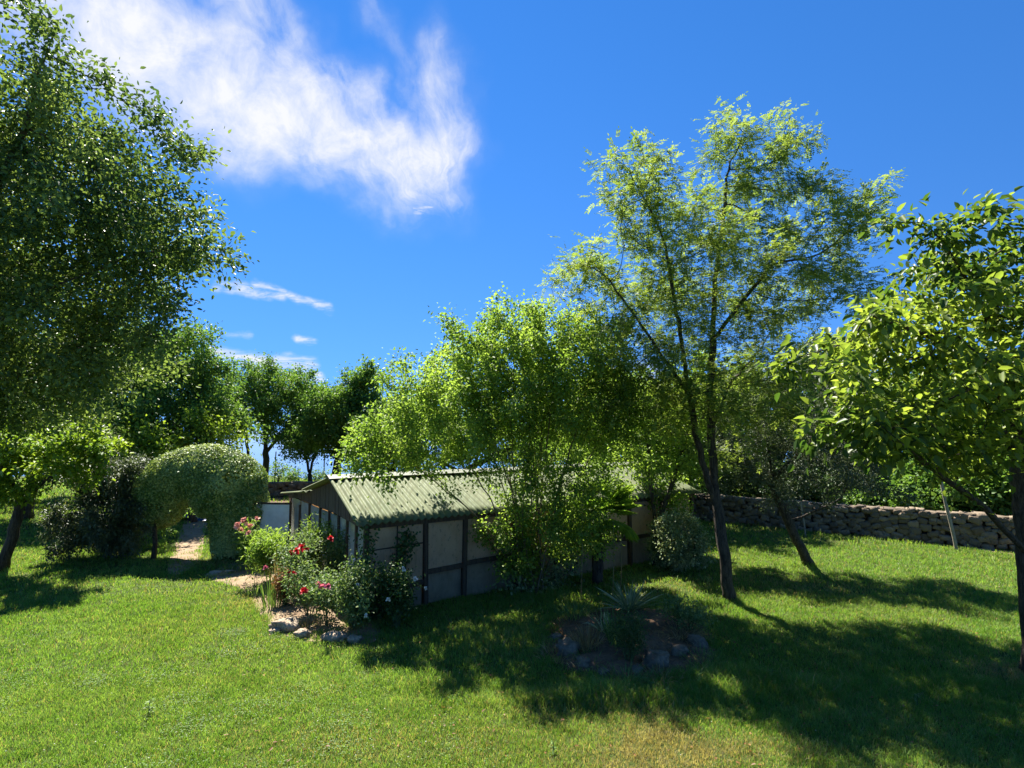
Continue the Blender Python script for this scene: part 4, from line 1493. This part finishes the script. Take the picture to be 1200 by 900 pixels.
rose('tall pale rose bush with whitish blooms right in front of the corner post', G(412, 738), 1.2, .6, M['leaf_rose'], M['petal_white'],
     [fl(416, 657, 11.3, .65), fl(419, 686, 11.1, .7), fl(428, 722, 10.9, .6), fl(412, 650, 11.4, .5)], 2600, group=GR)
rose('dark climbing rose with white blooms in the shade beside the corner post', G(466, 735), 1.1, .45, M['leaf_dark'], M['petal_white'],
     [fl(473, 667, 11.2, .7), fl(486, 679, 11.2, .75), fl(455, 703, 11.0, .6), fl(499, 690, 11.3, .55)], 2400, group=GR, n_stem=11)
rose('lily clump with salmon pink blooms beside the right foot of the arch', G(292, 668), 1.05, .6, M['leaf_bush'], M['petal_salmon'],
     [fl(279, 616, 15.5, 1.5), fl(287, 612, 15.5, 1.5), fl(294, 617, 15.6, 1.3), fl(283, 622, 15.5, 1.2), fl(302, 608, 15.8, 1.0), fl(291, 625, 15.4, 1.0)], 2200, name='lily', cat='lily', r_f=.075, group=GR,
     leaf=(.11, .03))
rose('leafy green clump without blooms between lilies and red roses', G(315, 684), 1.15, .75, M['leaf_bush'], M['petal_salmon'], [], 2800, name='perennial_clump', cat='plant', leaf=(.12, .035), group=GR)
rose('tall feathery light green clump in front of the gable glass', G(368, 690), 1.75, .5, M['leaf_lime'], M['petal_salmon'], [], 1800, name='fennel', cat='plant', leaf=(.12, .022), group=GR)
rose('withered orange-brown clump low among the roses', G(336, 712), .62, .28, M['leaf_brown'], M['petal_salmon'], [], 700, name='withered_plant', cat='plant', leaf=(.07, .035), group=GR)
rose('leafy rose without blooms against the gable posts', G(400, 700), 1.35, .55, M['leaf_rose'], M['petal_white'], [], 2200, group=GR)
blade_plant('iris', 'tall strap-leaved iris clump left of the red roses', 'iris', G(322, 712), 60, .85, .03, M['leaf_blade'], .3, 1, .15, .25, group=GR)
blade_plant('iris', 'short iris clump at the front left corner of the bed', 'iris', G(300, 698), 45, .55, .026, M['leaf_blade'], .45, 1, .3, .2, group=GR)
blade_plant('dry_grass_tuft', 'straw-coloured dry stalks standing behind the iris clump', 'dry grass', G(334, 700), 60, 1.1, .014, M['dry_stalk'], .18, 1, .05, .25, group=GR)
blade_plant('dry_grass_tuft', 'straw-coloured short tuft beside the pale stones of the bed', 'dry grass', G(362, 736), 60, .38, .012, M['dry_stalk'], .7, 1, .4, .2, group=GR)
blade_plant('dry_grass_tuft', 'small yellowed tuft at the path side of the bed', 'dry grass', G(270, 668), 60, .35, .014, M['leaf_blade'], .6, 1, .35, .3, group=GR)
# bamboo-like plant stakes with a cross bar
st = empty('plant_stake', G(336, 690), 'brown wooden plant support with crossbar among the flowers', 'plant stake')
q = MB(); a = G(336, 690)
for dx in (0, .32):
    q.beam(a + np.array((dx, 0, 0)), a + np.array((dx, 0, 1.32)), .03, .03, (1, 0, 0))
q.build('uprights', M['wood'], st)
q = MB(); q.beam(a + np.array((-.05, -.017, 1.2)), a + np.array((.37, -.017, 1.22)), .028, .04); q.build('crossbar', M['wood'], st)


# climber on the near corner of the shed
def climber(label, paths, n, spread, leafm, name='climbing_vine', leaf=(.075, .06)):
    root = empty(name, paths[0][0], label, 'climber')
    q = MB()
    cs = []
    for p in paths:
        p = [np.asarray(v, float) for v in p]
        q.tube(p, [.012] * (len(p) - 1) + [.005], 5)
        for i in range(len(p) - 1):
            for f in np.linspace(0, 1, 12):
                cs.append(mid(p[i], p[i + 1], f))
    q.build('stem', M['bark_dark'], root)
    cs = np.array(cs)
    c = cs[rng.integers(0, len(cs), n)] + rng.normal(size=(n, 3)) * spread
    c[:, 2] = np.maximum(c[:, 2], .05)
    V, Q = leaf_geo(c, rnd_dir(n) + np.array([0, 0, -.4]), rnd_dir(n) * .5 + np.array([0, -.5, .3]), leaf[0] * (.6 + .7 * rng.random(n)), leaf[1] * (.6 + .7 * rng.random(n)))
    mesh_np('foliage', V, [Q], leafm, root)
    return root


UP = np.array((0, 0, 1.0))
c0 = S0 - SW * .18 - SL * .05
climber('leafy climber growing up the near corner post of the shed', [[c0, c0 + UP * .9, c0 + UP * 1.9], [c0, c0 + SL * .3 + UP * .1, c0 + SL * .7 + UP * .8, c0 + SL * .85 + UP * 1.35, c0 + SL * 1.0 + UP * 1.7],
         [c0, c0 + UP * .5 + SL * .4 - SW * .2, c0 + SL * .8 + UP * .45 - SW * .3]], 1500, .11, M['leaf_dark'])
c1 = S0 + SL * 4.6 - SW * .5
climber('shaded creeper with pale leaves at the shed foot behind the bush stems', [[c1, c1 + UP * .5 + SL * .3, c1 + UP * 1.0 + SL * .5], [c1, c1 + SL * .9 + UP * .4, c1 + SL * 1.3 + UP * .8],
         [c1, c1 - SL * .8 + UP * .15, c1 - SL * 1.2 + UP * .4]], 900, .16, M['leaf_silver'], leaf=(.09, .055))

# round variegated bush by the shed
b = gp(797, 668)
make_tree('variegated_bush', 'rounded bush with cream and green leaves beside the far end of the shed', 'bush',
          [[b, b + UP * .5], [b, b + np.array((.4, 0, .6))], [b, b + np.array((-.4, 0, .6))]],
          [(b + UP * .85, np.array((.95, .85, .7))), (b + UP * 1.25 + np.array((0, 0, 0)), np.array((.7, .65, .5))), (b + UP * .4, np.array((.9, .8, .4)))],
          M['leaf_silver'], M['bark_dark'], n_attr=350, step=.13, n_leaf=12000, leaf=(.062, .045), clumps=0, spread=.07, tip=.003, trunk_r=.03, zmin=.05, shell=4, wname='stems', root_flare=False)


# fan palm
def fan_palm():
    b = P(700, 690, 15.2); b[2] = 0
    root = empty('fan_palm', b, 'fan palm with bright pleated leaves in front of the shed roof', 'palm')
    top = b + np.array((.1, 0, 1.75))
    q = MB()
    zz = np.linspace(0, 1, 14)
    q.tube([b * (1 - z) + top * z for z in zz], [.13 + .025 * (i % 2) + .03 * z for i, z in enumerate(zz)], 9)
    q.build('trunk', M['bark_dark'], root)
    fr = [(12, 42), (-20, 58), (160, 48), (200, 30), (250, 38), (300, 25), (340, 20), (80, 60), (120, 22), (30, 5), (275, -5), (215, -15), (330, -20), (20, 28), (355, 48)]
    for az_, el_ in fr:
        a, e = R(az_), R(el_)
        d = np.array((math.cos(a) * math.cos(e), math.sin(a) * math.cos(e), math.sin(e)))
        pl = rng.uniform(.45, .7)
        hub = top + d * pl
        pet = MB(); pet.tube([top, top + d * pl * .6 + UP * .02, hub], [.014, .01, .008], 5)
        f = pet.build('frond', M['stem_green'], root)
        n = 30
        side = unit(np.cross(d, UP)); upv = np.cross(side, d)
        th = np.linspace(R(-115), R(115), n)
        dirs = np.cos(th)[:, None] * d + np.sin(th)[:, None] * side + upv * (.12 * np.abs(np.sin(th)))[:, None]
        nrm = upv
        L = .62 * (1 - .25 * (np.abs(th) / R(115)) ** 2)
        W = np.full(n, .05)
        V, Q = leaf_geo(np.broadcast_to(hub, (n, 3)), dirs, np.broadcast_to(nrm, (n, 3)) + rng.normal(size=(n, 3)) * .1, L, W, .35, .18 if el_ > 0 else .4)
        mesh_np('blade', V, [Q], M['leaf_palm'], None).parent = f
        f.children[0].data.transform(__import__('mathutils').Matrix.Translation(-Vector(b)))
    q = MB()
    for k in range(26):                                            # old hanging fibres under the crown
        a = rng.uniform(0, 6.28)
        p = top + np.array((math.cos(a) * .13, math.sin(a) * .13, -.05))
        q.tube([p, p + np.array((math.cos(a) * .12, math.sin(a) * .12, -.3)), p + np.array((math.cos(a) * .10, math.sin(a) * .10, -.75))], [.012, .01, .004], 4)
    q.build('dead_skirt', M['dry_stalk'], root)


fan_palm()

# ------------------------------------------------------------------ the rockery
def rock(label, base, sx, sy, sz, mat, seed, group, sink=.25):
    V, Fc = [], []
    n = 7
    grid = {}
    def vert(i, j, l):
        key = (i, j, l)
        if key not in grid:
            p = np.array((i, j, l), float) / (n - 1) * 2 - 1
            s = p / (np.linalg.norm(p) + 1e-9)
            p = p * .26 + s * .78
            q_ = Vector(p * 1.3) + Vector((seed * 5.3, seed * 2.1, seed * 9.7))
            k = 1 + .42 * mnoise.noise(q_) + .24 * mnoise.noise(q_ * 2.3) + .08 * mnoise.noise(q_ * 5)
            p = p * k
            p = np.round(p * 3) / 3 * .4 + p * .6
            grid[key] = len(V)
            V.append(np.array((p[0] * sx, p[1] * sy, p[2] * sz)))
        return grid[key]
    for ax in range(3):
        for s in (0, n - 1):
            for a in range(n - 1):
                for b_ in range(n - 1):
                    def ix(u, v):
                        q = [0, 0, 0]; q[ax] = s; q[(ax + 1) % 3] = u; q[(ax + 2) % 3] = v
                        return vert(*q)
                    f = [ix(a, b_), ix(a + 1, b_), ix(a + 1, b_ + 1), ix(a, b_ + 1)]
                    Fc.append(f if s else f[::-1])
    base = np.asarray(base, float) + UP * sz * (1 - 2 * sink) 
    Vw = np.array(V) + base
    o = mesh_np('rock', Vw, [np.array(Fc)], mat)
    o.data.transform(__import__('mathutils').Matrix.Translation(-Vector(base)))
    o.location = base
    return tag(o, label, 'rock', group)


RG = 'rocks round the rockery'
RB = 'stones edging the flower bed'
for i, (px, py, sx, sy, sz, lb) in enumerate([
        (667, 768, .26, .22, .26, 'large pitted grey rock at the left front of the rockery'),
        (684, 782, .16, .14, .13, 'small grey rock right beside the large pitted left one'),
        (652, 750, .14, .12, .10, 'small brownish rock at the left rim of the rockery'),
        (768, 782, .28, .22, .24, 'large pale rock right of the dark shrub in the rockery'),
        (745, 790, .15, .13, .12, 'low rock in front of the dark shrub of the rockery'),
        (795, 770, .20, .17, .18, 'medium grey rock between the pale one and the right rim'),
        (818, 760, .22, .18, .22, 'grey rock at the right rim of the rockery'),
        (708, 792, .13, .12, .10, 'rounded dark stone at the front middle of the rockery'),
        (690, 735, .15, .12, .12, 'half-buried rock behind the straw tuft of the rockery'),
        (785, 735, .16, .13, .12, 'half-buried rock to the right of the yucca')]):
    rock(lb, G(px, py) + UP * .03, sx * .74, sy * .74, sz * .66, M['rock'], i * 1.7 + 1, RG, .32)
for i, (px, py, sx, sy, sz, lb) in enumerate([
        (253, 674, .22, .12, .07, 'flat tan stone at the path corner of the flower bed'),
        (268, 672, .16, .10, .06, 'smaller flat tan stone next to the path corner one'),
        (335, 738, .26, .18, .14, 'biggest pale tan stone at the front of the flower bed'),
        (355, 746, .15, .12, .09, 'small tan stone to the right of the biggest pale one'),
        (322, 742, .11, .09, .06, 'smallest tan stone to the left of the biggest pale one'),
        (392, 750, .20, .15, .10, 'tan stone below the whitish rose bush'),
        (416, 752, .13, .10, .08, 'tan stone at the shaded right end of the bed front')]):
    rock(lb, G(px, py), sx, sy, sz, M['rock_tan'], i * 2.3 + 40, RB)

yb = G(738, 722) + UP * .12
yr = blade_plant('yucca', 'yucca rosette of pale stiff pointed leaves on top of the rockery', 'yucca', yb, 95, .95, .045, M['leaf_yucca'], 1.3, .75, .18, .08)
blade_plant('iris', 'upright iris leaves in front of the yucca on the rockery', 'iris', G(722, 765) + UP * .12, 46, .85, .035, M['leaf_blade'], .3, 1, .25, .12)
blade_plant('agapanthus', 'arching silvery strap leaves left of the yucca', 'strap plant', G(708, 748) + UP * .12, 36, .7, .035, M['leaf_yucca'], .8, .9, .45, .1)
blade_plant('dry_grass_tuft', 'straw-coloured tuft between the rockery rocks and silvery leaves', 'dry grass', G(688, 765) + UP * .1, 220, .5, .010, M['dry_stalk'], .6, 1, .3, .22)
blade_plant('sedge', 'dark green grassy tuft at the back left of the rockery', 'grass tuft', G(672, 728) + UP * .08, 160, .55, .012, M['leaf_blade'], .7, 1, .4, .3)
blade_plant('dry_grass_tuft', 'brown stringy tuft hanging over the right rockery rocks', 'dry grass', G(800, 752) + UP * .1, 200, .45, .010, M['dry_stalk'], .9, .8, .5, .3)
b = G(738, 782) + UP * .08
rose('dark bushy shrub in the middle of the rockery below the yucca', b, .75, .4, M['leaf_dark'], M['petal_white'], [], 2600, name='rosemary_shrub', cat='shrub', leaf=(.05, .012), n_stem=12)
rose('sprawling low green plant on the right part of the rockery', G(808, 745) + UP * .1, .45, .5, M['leaf_rose'], M['petal_white'], [], 1100, name='ground_rose', cat='plant', leaf=(.05, .03))
for i, (px, py, n_, L_, mt, lb) in enumerate([
        (655, 772, 150, .30, 'dry_stalk', 'short straw tuft at the left rim of the rockery'), (700, 778, 140, .34, 'leaf_blade', 'green tuft between the small rocks at the front of the rockery'),
        (755, 760, 170, .36, 'dry_stalk', 'straw tuft between the dark shrub and the pale rock'), (822, 778, 150, .34, 'leaf_blade', 'green tuft at the right rim of the rockery'),
        (780, 752, 150, .30, 'leaf_brown', 'brown withered tuft in the middle right of the rockery'), (665, 742, 150, .36, 'leaf_brown', 'brown withered tuft at the back left of the rockery'),
        (775, 798, 150, .30, 'dry_stalk', 'straw tuft at the front right edge of the rockery'), (735, 800, 150, .36, 'leaf_blade', 'green tuft at the front edge below the dark shrub'),
        (760, 728, 150, .40, 'leaf_blade', 'green tuft behind the rockery beside the yucca')]):
    blade_plant('grass_tuft', lb, 'grass tuft', G(px, py) + UP * .03, n_, L_, .011, M[mt], .9, .9, .45, .34, group='grass tufts on the rockery')
# tall bare stalks rising behind the rockery
for px, py, top, lb in ((681, 705, 585, 'tall bare stalk left of the palm trunk'), (718, 700, 610, 'tall bare stalk right of the palm trunk'), (727, 698, 630, 'shortest bare stalk right of the palm trunk')):
    a = G(px, py)
    D = a[1]
    q = MB(); e = P(px + 1, top, D)
    q.tube([a, mid(a, e, .5, dx=.02), e], [.012, .01, .005], 5)
    root = empty('flower_stalk', a, lb, 'stalk', 'bare stalks near the palm')
    q.build('stem', M['dry_stalk'], root)
    n = 26
    f = rng.random((n, 1))
    c = a * (1 - f) + e * f
    V, Q = leaf_geo(c, rnd_dir(n), rnd_dir(n), .045, .02)
    mesh_np('leaves', V, [Q], M['leaf_rose'], root)

# weeds standing out of the mown lawn
for i, (px, py, h, lb) in enumerate([(174, 838, .22, 'tall green weed standing alone in the left lawn'), (648, 885, .16, 'weed at the bottom edge of the lawn left of the dry patch'),
                                     (905, 800, .22, 'leafy weed at the shade edge below the tall feathery tree'), (1075, 830, .2, 'leafy weed at the shade edge on the right lawn'),
                                     (265, 690, .2, 'dark green weed on the lawn beside the bed soil')]):
    a = G(px, py)
    root = empty('lawn_weed', a, lb, 'weed', 'weeds in the lawn')
    q = MB(); q.tube([a, a + np.array((.01, 0, h))], [.006, .003], 5); q.build('stem', M['stem_green'], root)
    n = 22
    f = rng.random((n, 1))
    V, Q = blade_geo(a + np.array((0, 0, h)) * f, rnd_dir(n) * np.array((1, 1, .4)) + UP * .4, np.full(n, h * .45), np.full(n, h * .11), np.full(n, .4), 3)
    mesh_np('leaves', V, [Q], M['leaf_blade'], root)

# clover and daisy heads
n = 420
d_ = rng.uniform(6.5, 16, n)
x_ = rng.uniform(-.9, .9, n) * d_
cl = np.stack([x_, d_, rng.uniform(.04, .08, n)], 1)
keep = ~inside(SHED_POLY, x_, d_) & ~inside(BED, x_, d_) & ((x_ < -1) | (rng.random(n) < .15))
cl = cl[keep]
m = len(cl)
V, Q = leaf_geo(np.repeat(cl, 5, 0), rnd_dir(m * 5) * np.array((1, 1, .3)), rnd_dir(m * 5) * .3 + UP, .009, .007)
tag(mesh_np('clover_flowers', V, [Q], M['petal_white']), kind='stuff')

# clover leaves in patches and fallen leaves
n = 13000
pc = np.stack([rng.uniform(-1.0, 1.0, 60) , rng.uniform(6.3, 15, 60)], 1)
pc[:, 0] *= pc[:, 1]
j = rng.integers(0, 60, n)
xy = pc[j] + rng.normal(size=(n, 2)) * rng.uniform(.15, .55, 60)[j][:, None]
ok = ~inside(SHED_POLY, xy[:, 0], xy[:, 1]) & ~inside(BED, xy[:, 0], xy[:, 1]) & ~inside(ROCKERY, xy[:, 0], xy[:, 1])
xy = xy[ok]
m = len(xy)
b3 = np.repeat(np.concatenate([xy, rng.uniform(.03, .065, (m, 1))], 1), 3, 0)
a3 = np.repeat(rng.uniform(0, 6.28, m), 3) + np.tile([0, 2.09, 4.19], m)
V, Q = leaf_geo(b3, np.stack([np.cos(a3), np.sin(a3), np.full(3 * m, .1)], 1), rnd_dir(3 * m) * .25 + UP, .012, .012, .1, .05)
tag(mesh_np('clover_leaves', V, [Q], leaf_mat('clover_leaf', (0.06, 0.13, 0.02), (0.13, 0.23, 0.04), .4)), kind='stuff')
n = 900
d_ = rng.uniform(6.3, 18, n)
x_ = rng.uniform(-.5, 1.0, n) * d_
ok = ~inside(SHED_POLY, x_, d_)
V, Q = leaf_geo(np.stack([x_, d_, rng.uniform(.03, .07, n)], 1)[ok], rnd_dir(ok.sum()) * np.array((1, 1, .25)), rnd_dir(ok.sum()) * .4 + UP, rng.uniform(.03, .07, ok.sum()), rng.uniform(.015, .035, ok.sum()))
tag(mesh_np('fallen_leaves', V, [Q], M['leaf_brown']), kind='stuff')

# ------------------------------------------------------------------ odds and ends
def tarp():
    b = G(227, 608)
    n = 26
    V, Fq = [], []
    for j in range(n + 1):
        for i in range(n + 1):
            u, v = i / n * 2 - 1, j / n * 2 - 1
            r2 = u * u + v * v
            h = .42 * max(0, 1 - r2 * .8) ** .6 + .10 * mnoise.noise((u * 3.2, v * 3.2, 4)) + .05 * abs(mnoise.noise((u * 7, v * 7, 8)))
            V.append((b[0] + u * .95 * (1 + .15 * mnoise.noise((u, v, 1))), b[1] + v * .6, max(.012, h)))
    for j in range(n):
        for i in range(n):
            k = j * (n + 1) + i
            Fq.append((k, k + 1, k + n + 2, k + n + 1))
    o = mesh_np('tarpaulin', np.array(V), [np.array(Fq)], M['tarp'])
    o.data.transform(__import__('mathutils').Matrix.Translation(-Vector(b)))
    o.location = b
    md = o.modifiers.new('thickness', 'SOLIDIFY'); md.thickness = .008
    tag(o, 'crumpled dark blue tarpaulin over a heap seen through the hedge arch', 'tarpaulin')


tarp()


def pole(name, label, a, b, w, mat, cat='pole', group=None):
    q = MB()
    pts = [mid(a, b, f, dx=.012 * math.sin(f * 7)) for f in np.linspace(0, 1, 6)]
    q.tube(pts, [w, w * .98, w * .95, w * .93, w * .9, w * .86], 8)
    o = q.build(name, mat)
    o.data.transform(__import__('mathutils').Matrix.Translation(-Vector(a)))
    o.location = a
    return tag(o, label, cat, group)


a = G(1121, 645); pole('wooden_pole', 'tall thin grey pole leaning in front of the stone wall', a, P(1102, 560, a[1] + .1), .055, M['wood_pale'])
a = G(944, 629); pole('wooden_post', 'pale post standing against the stone wall behind the leaning trunk', a, P(938, 582, a[1] + .05), .032, M['wood_pale'], 'post')
for px, D, h, lb in ((324, 44, 2.4, 'thin fence post left of the twin trunks by the sea'), (381, 43, 2.4, 'thin fence post left of the thick forked trunk by the sea'), (436, 42.5, 2.3, 'thin fence post above the shed ridge by the sea')):
    a = P(px, 500, D); a[2] = 0
    pole('fence_post', lb, a, a + np.array((.03, 0, h)), .05, M['wood_pale'], 'post', 'fence posts along the sea edge')


def hut():
    b = P(1093, 580, 23.6); b[2] = 0
    root = empty('little_hut', b, 'small wooden hut with white sloping roof beyond the stone wall', 'hut')
    q = MB(); q.box(b + UP * .85, (.33, 0, 0), (0, .33, 0), (0, 0, .85)); q.build('body', M['wood'], root)
    q = MB(); q.box(b + UP * 1.78, (.5, 0, .08), (0, .5, 0), (0, 0, .03)); q.build('roof', M['white_paint'], root)
    for dx in (-.4, .4):
        q = MB(); q.beam(b + np.array((dx, -.38, 0)), b + np.array((dx, -.38, 1.68 + dx * .16)), .06, .06, (1, 0, 0)); q.build('post', M['wood'], root)


hut()
print('objects', len(scene.objects))
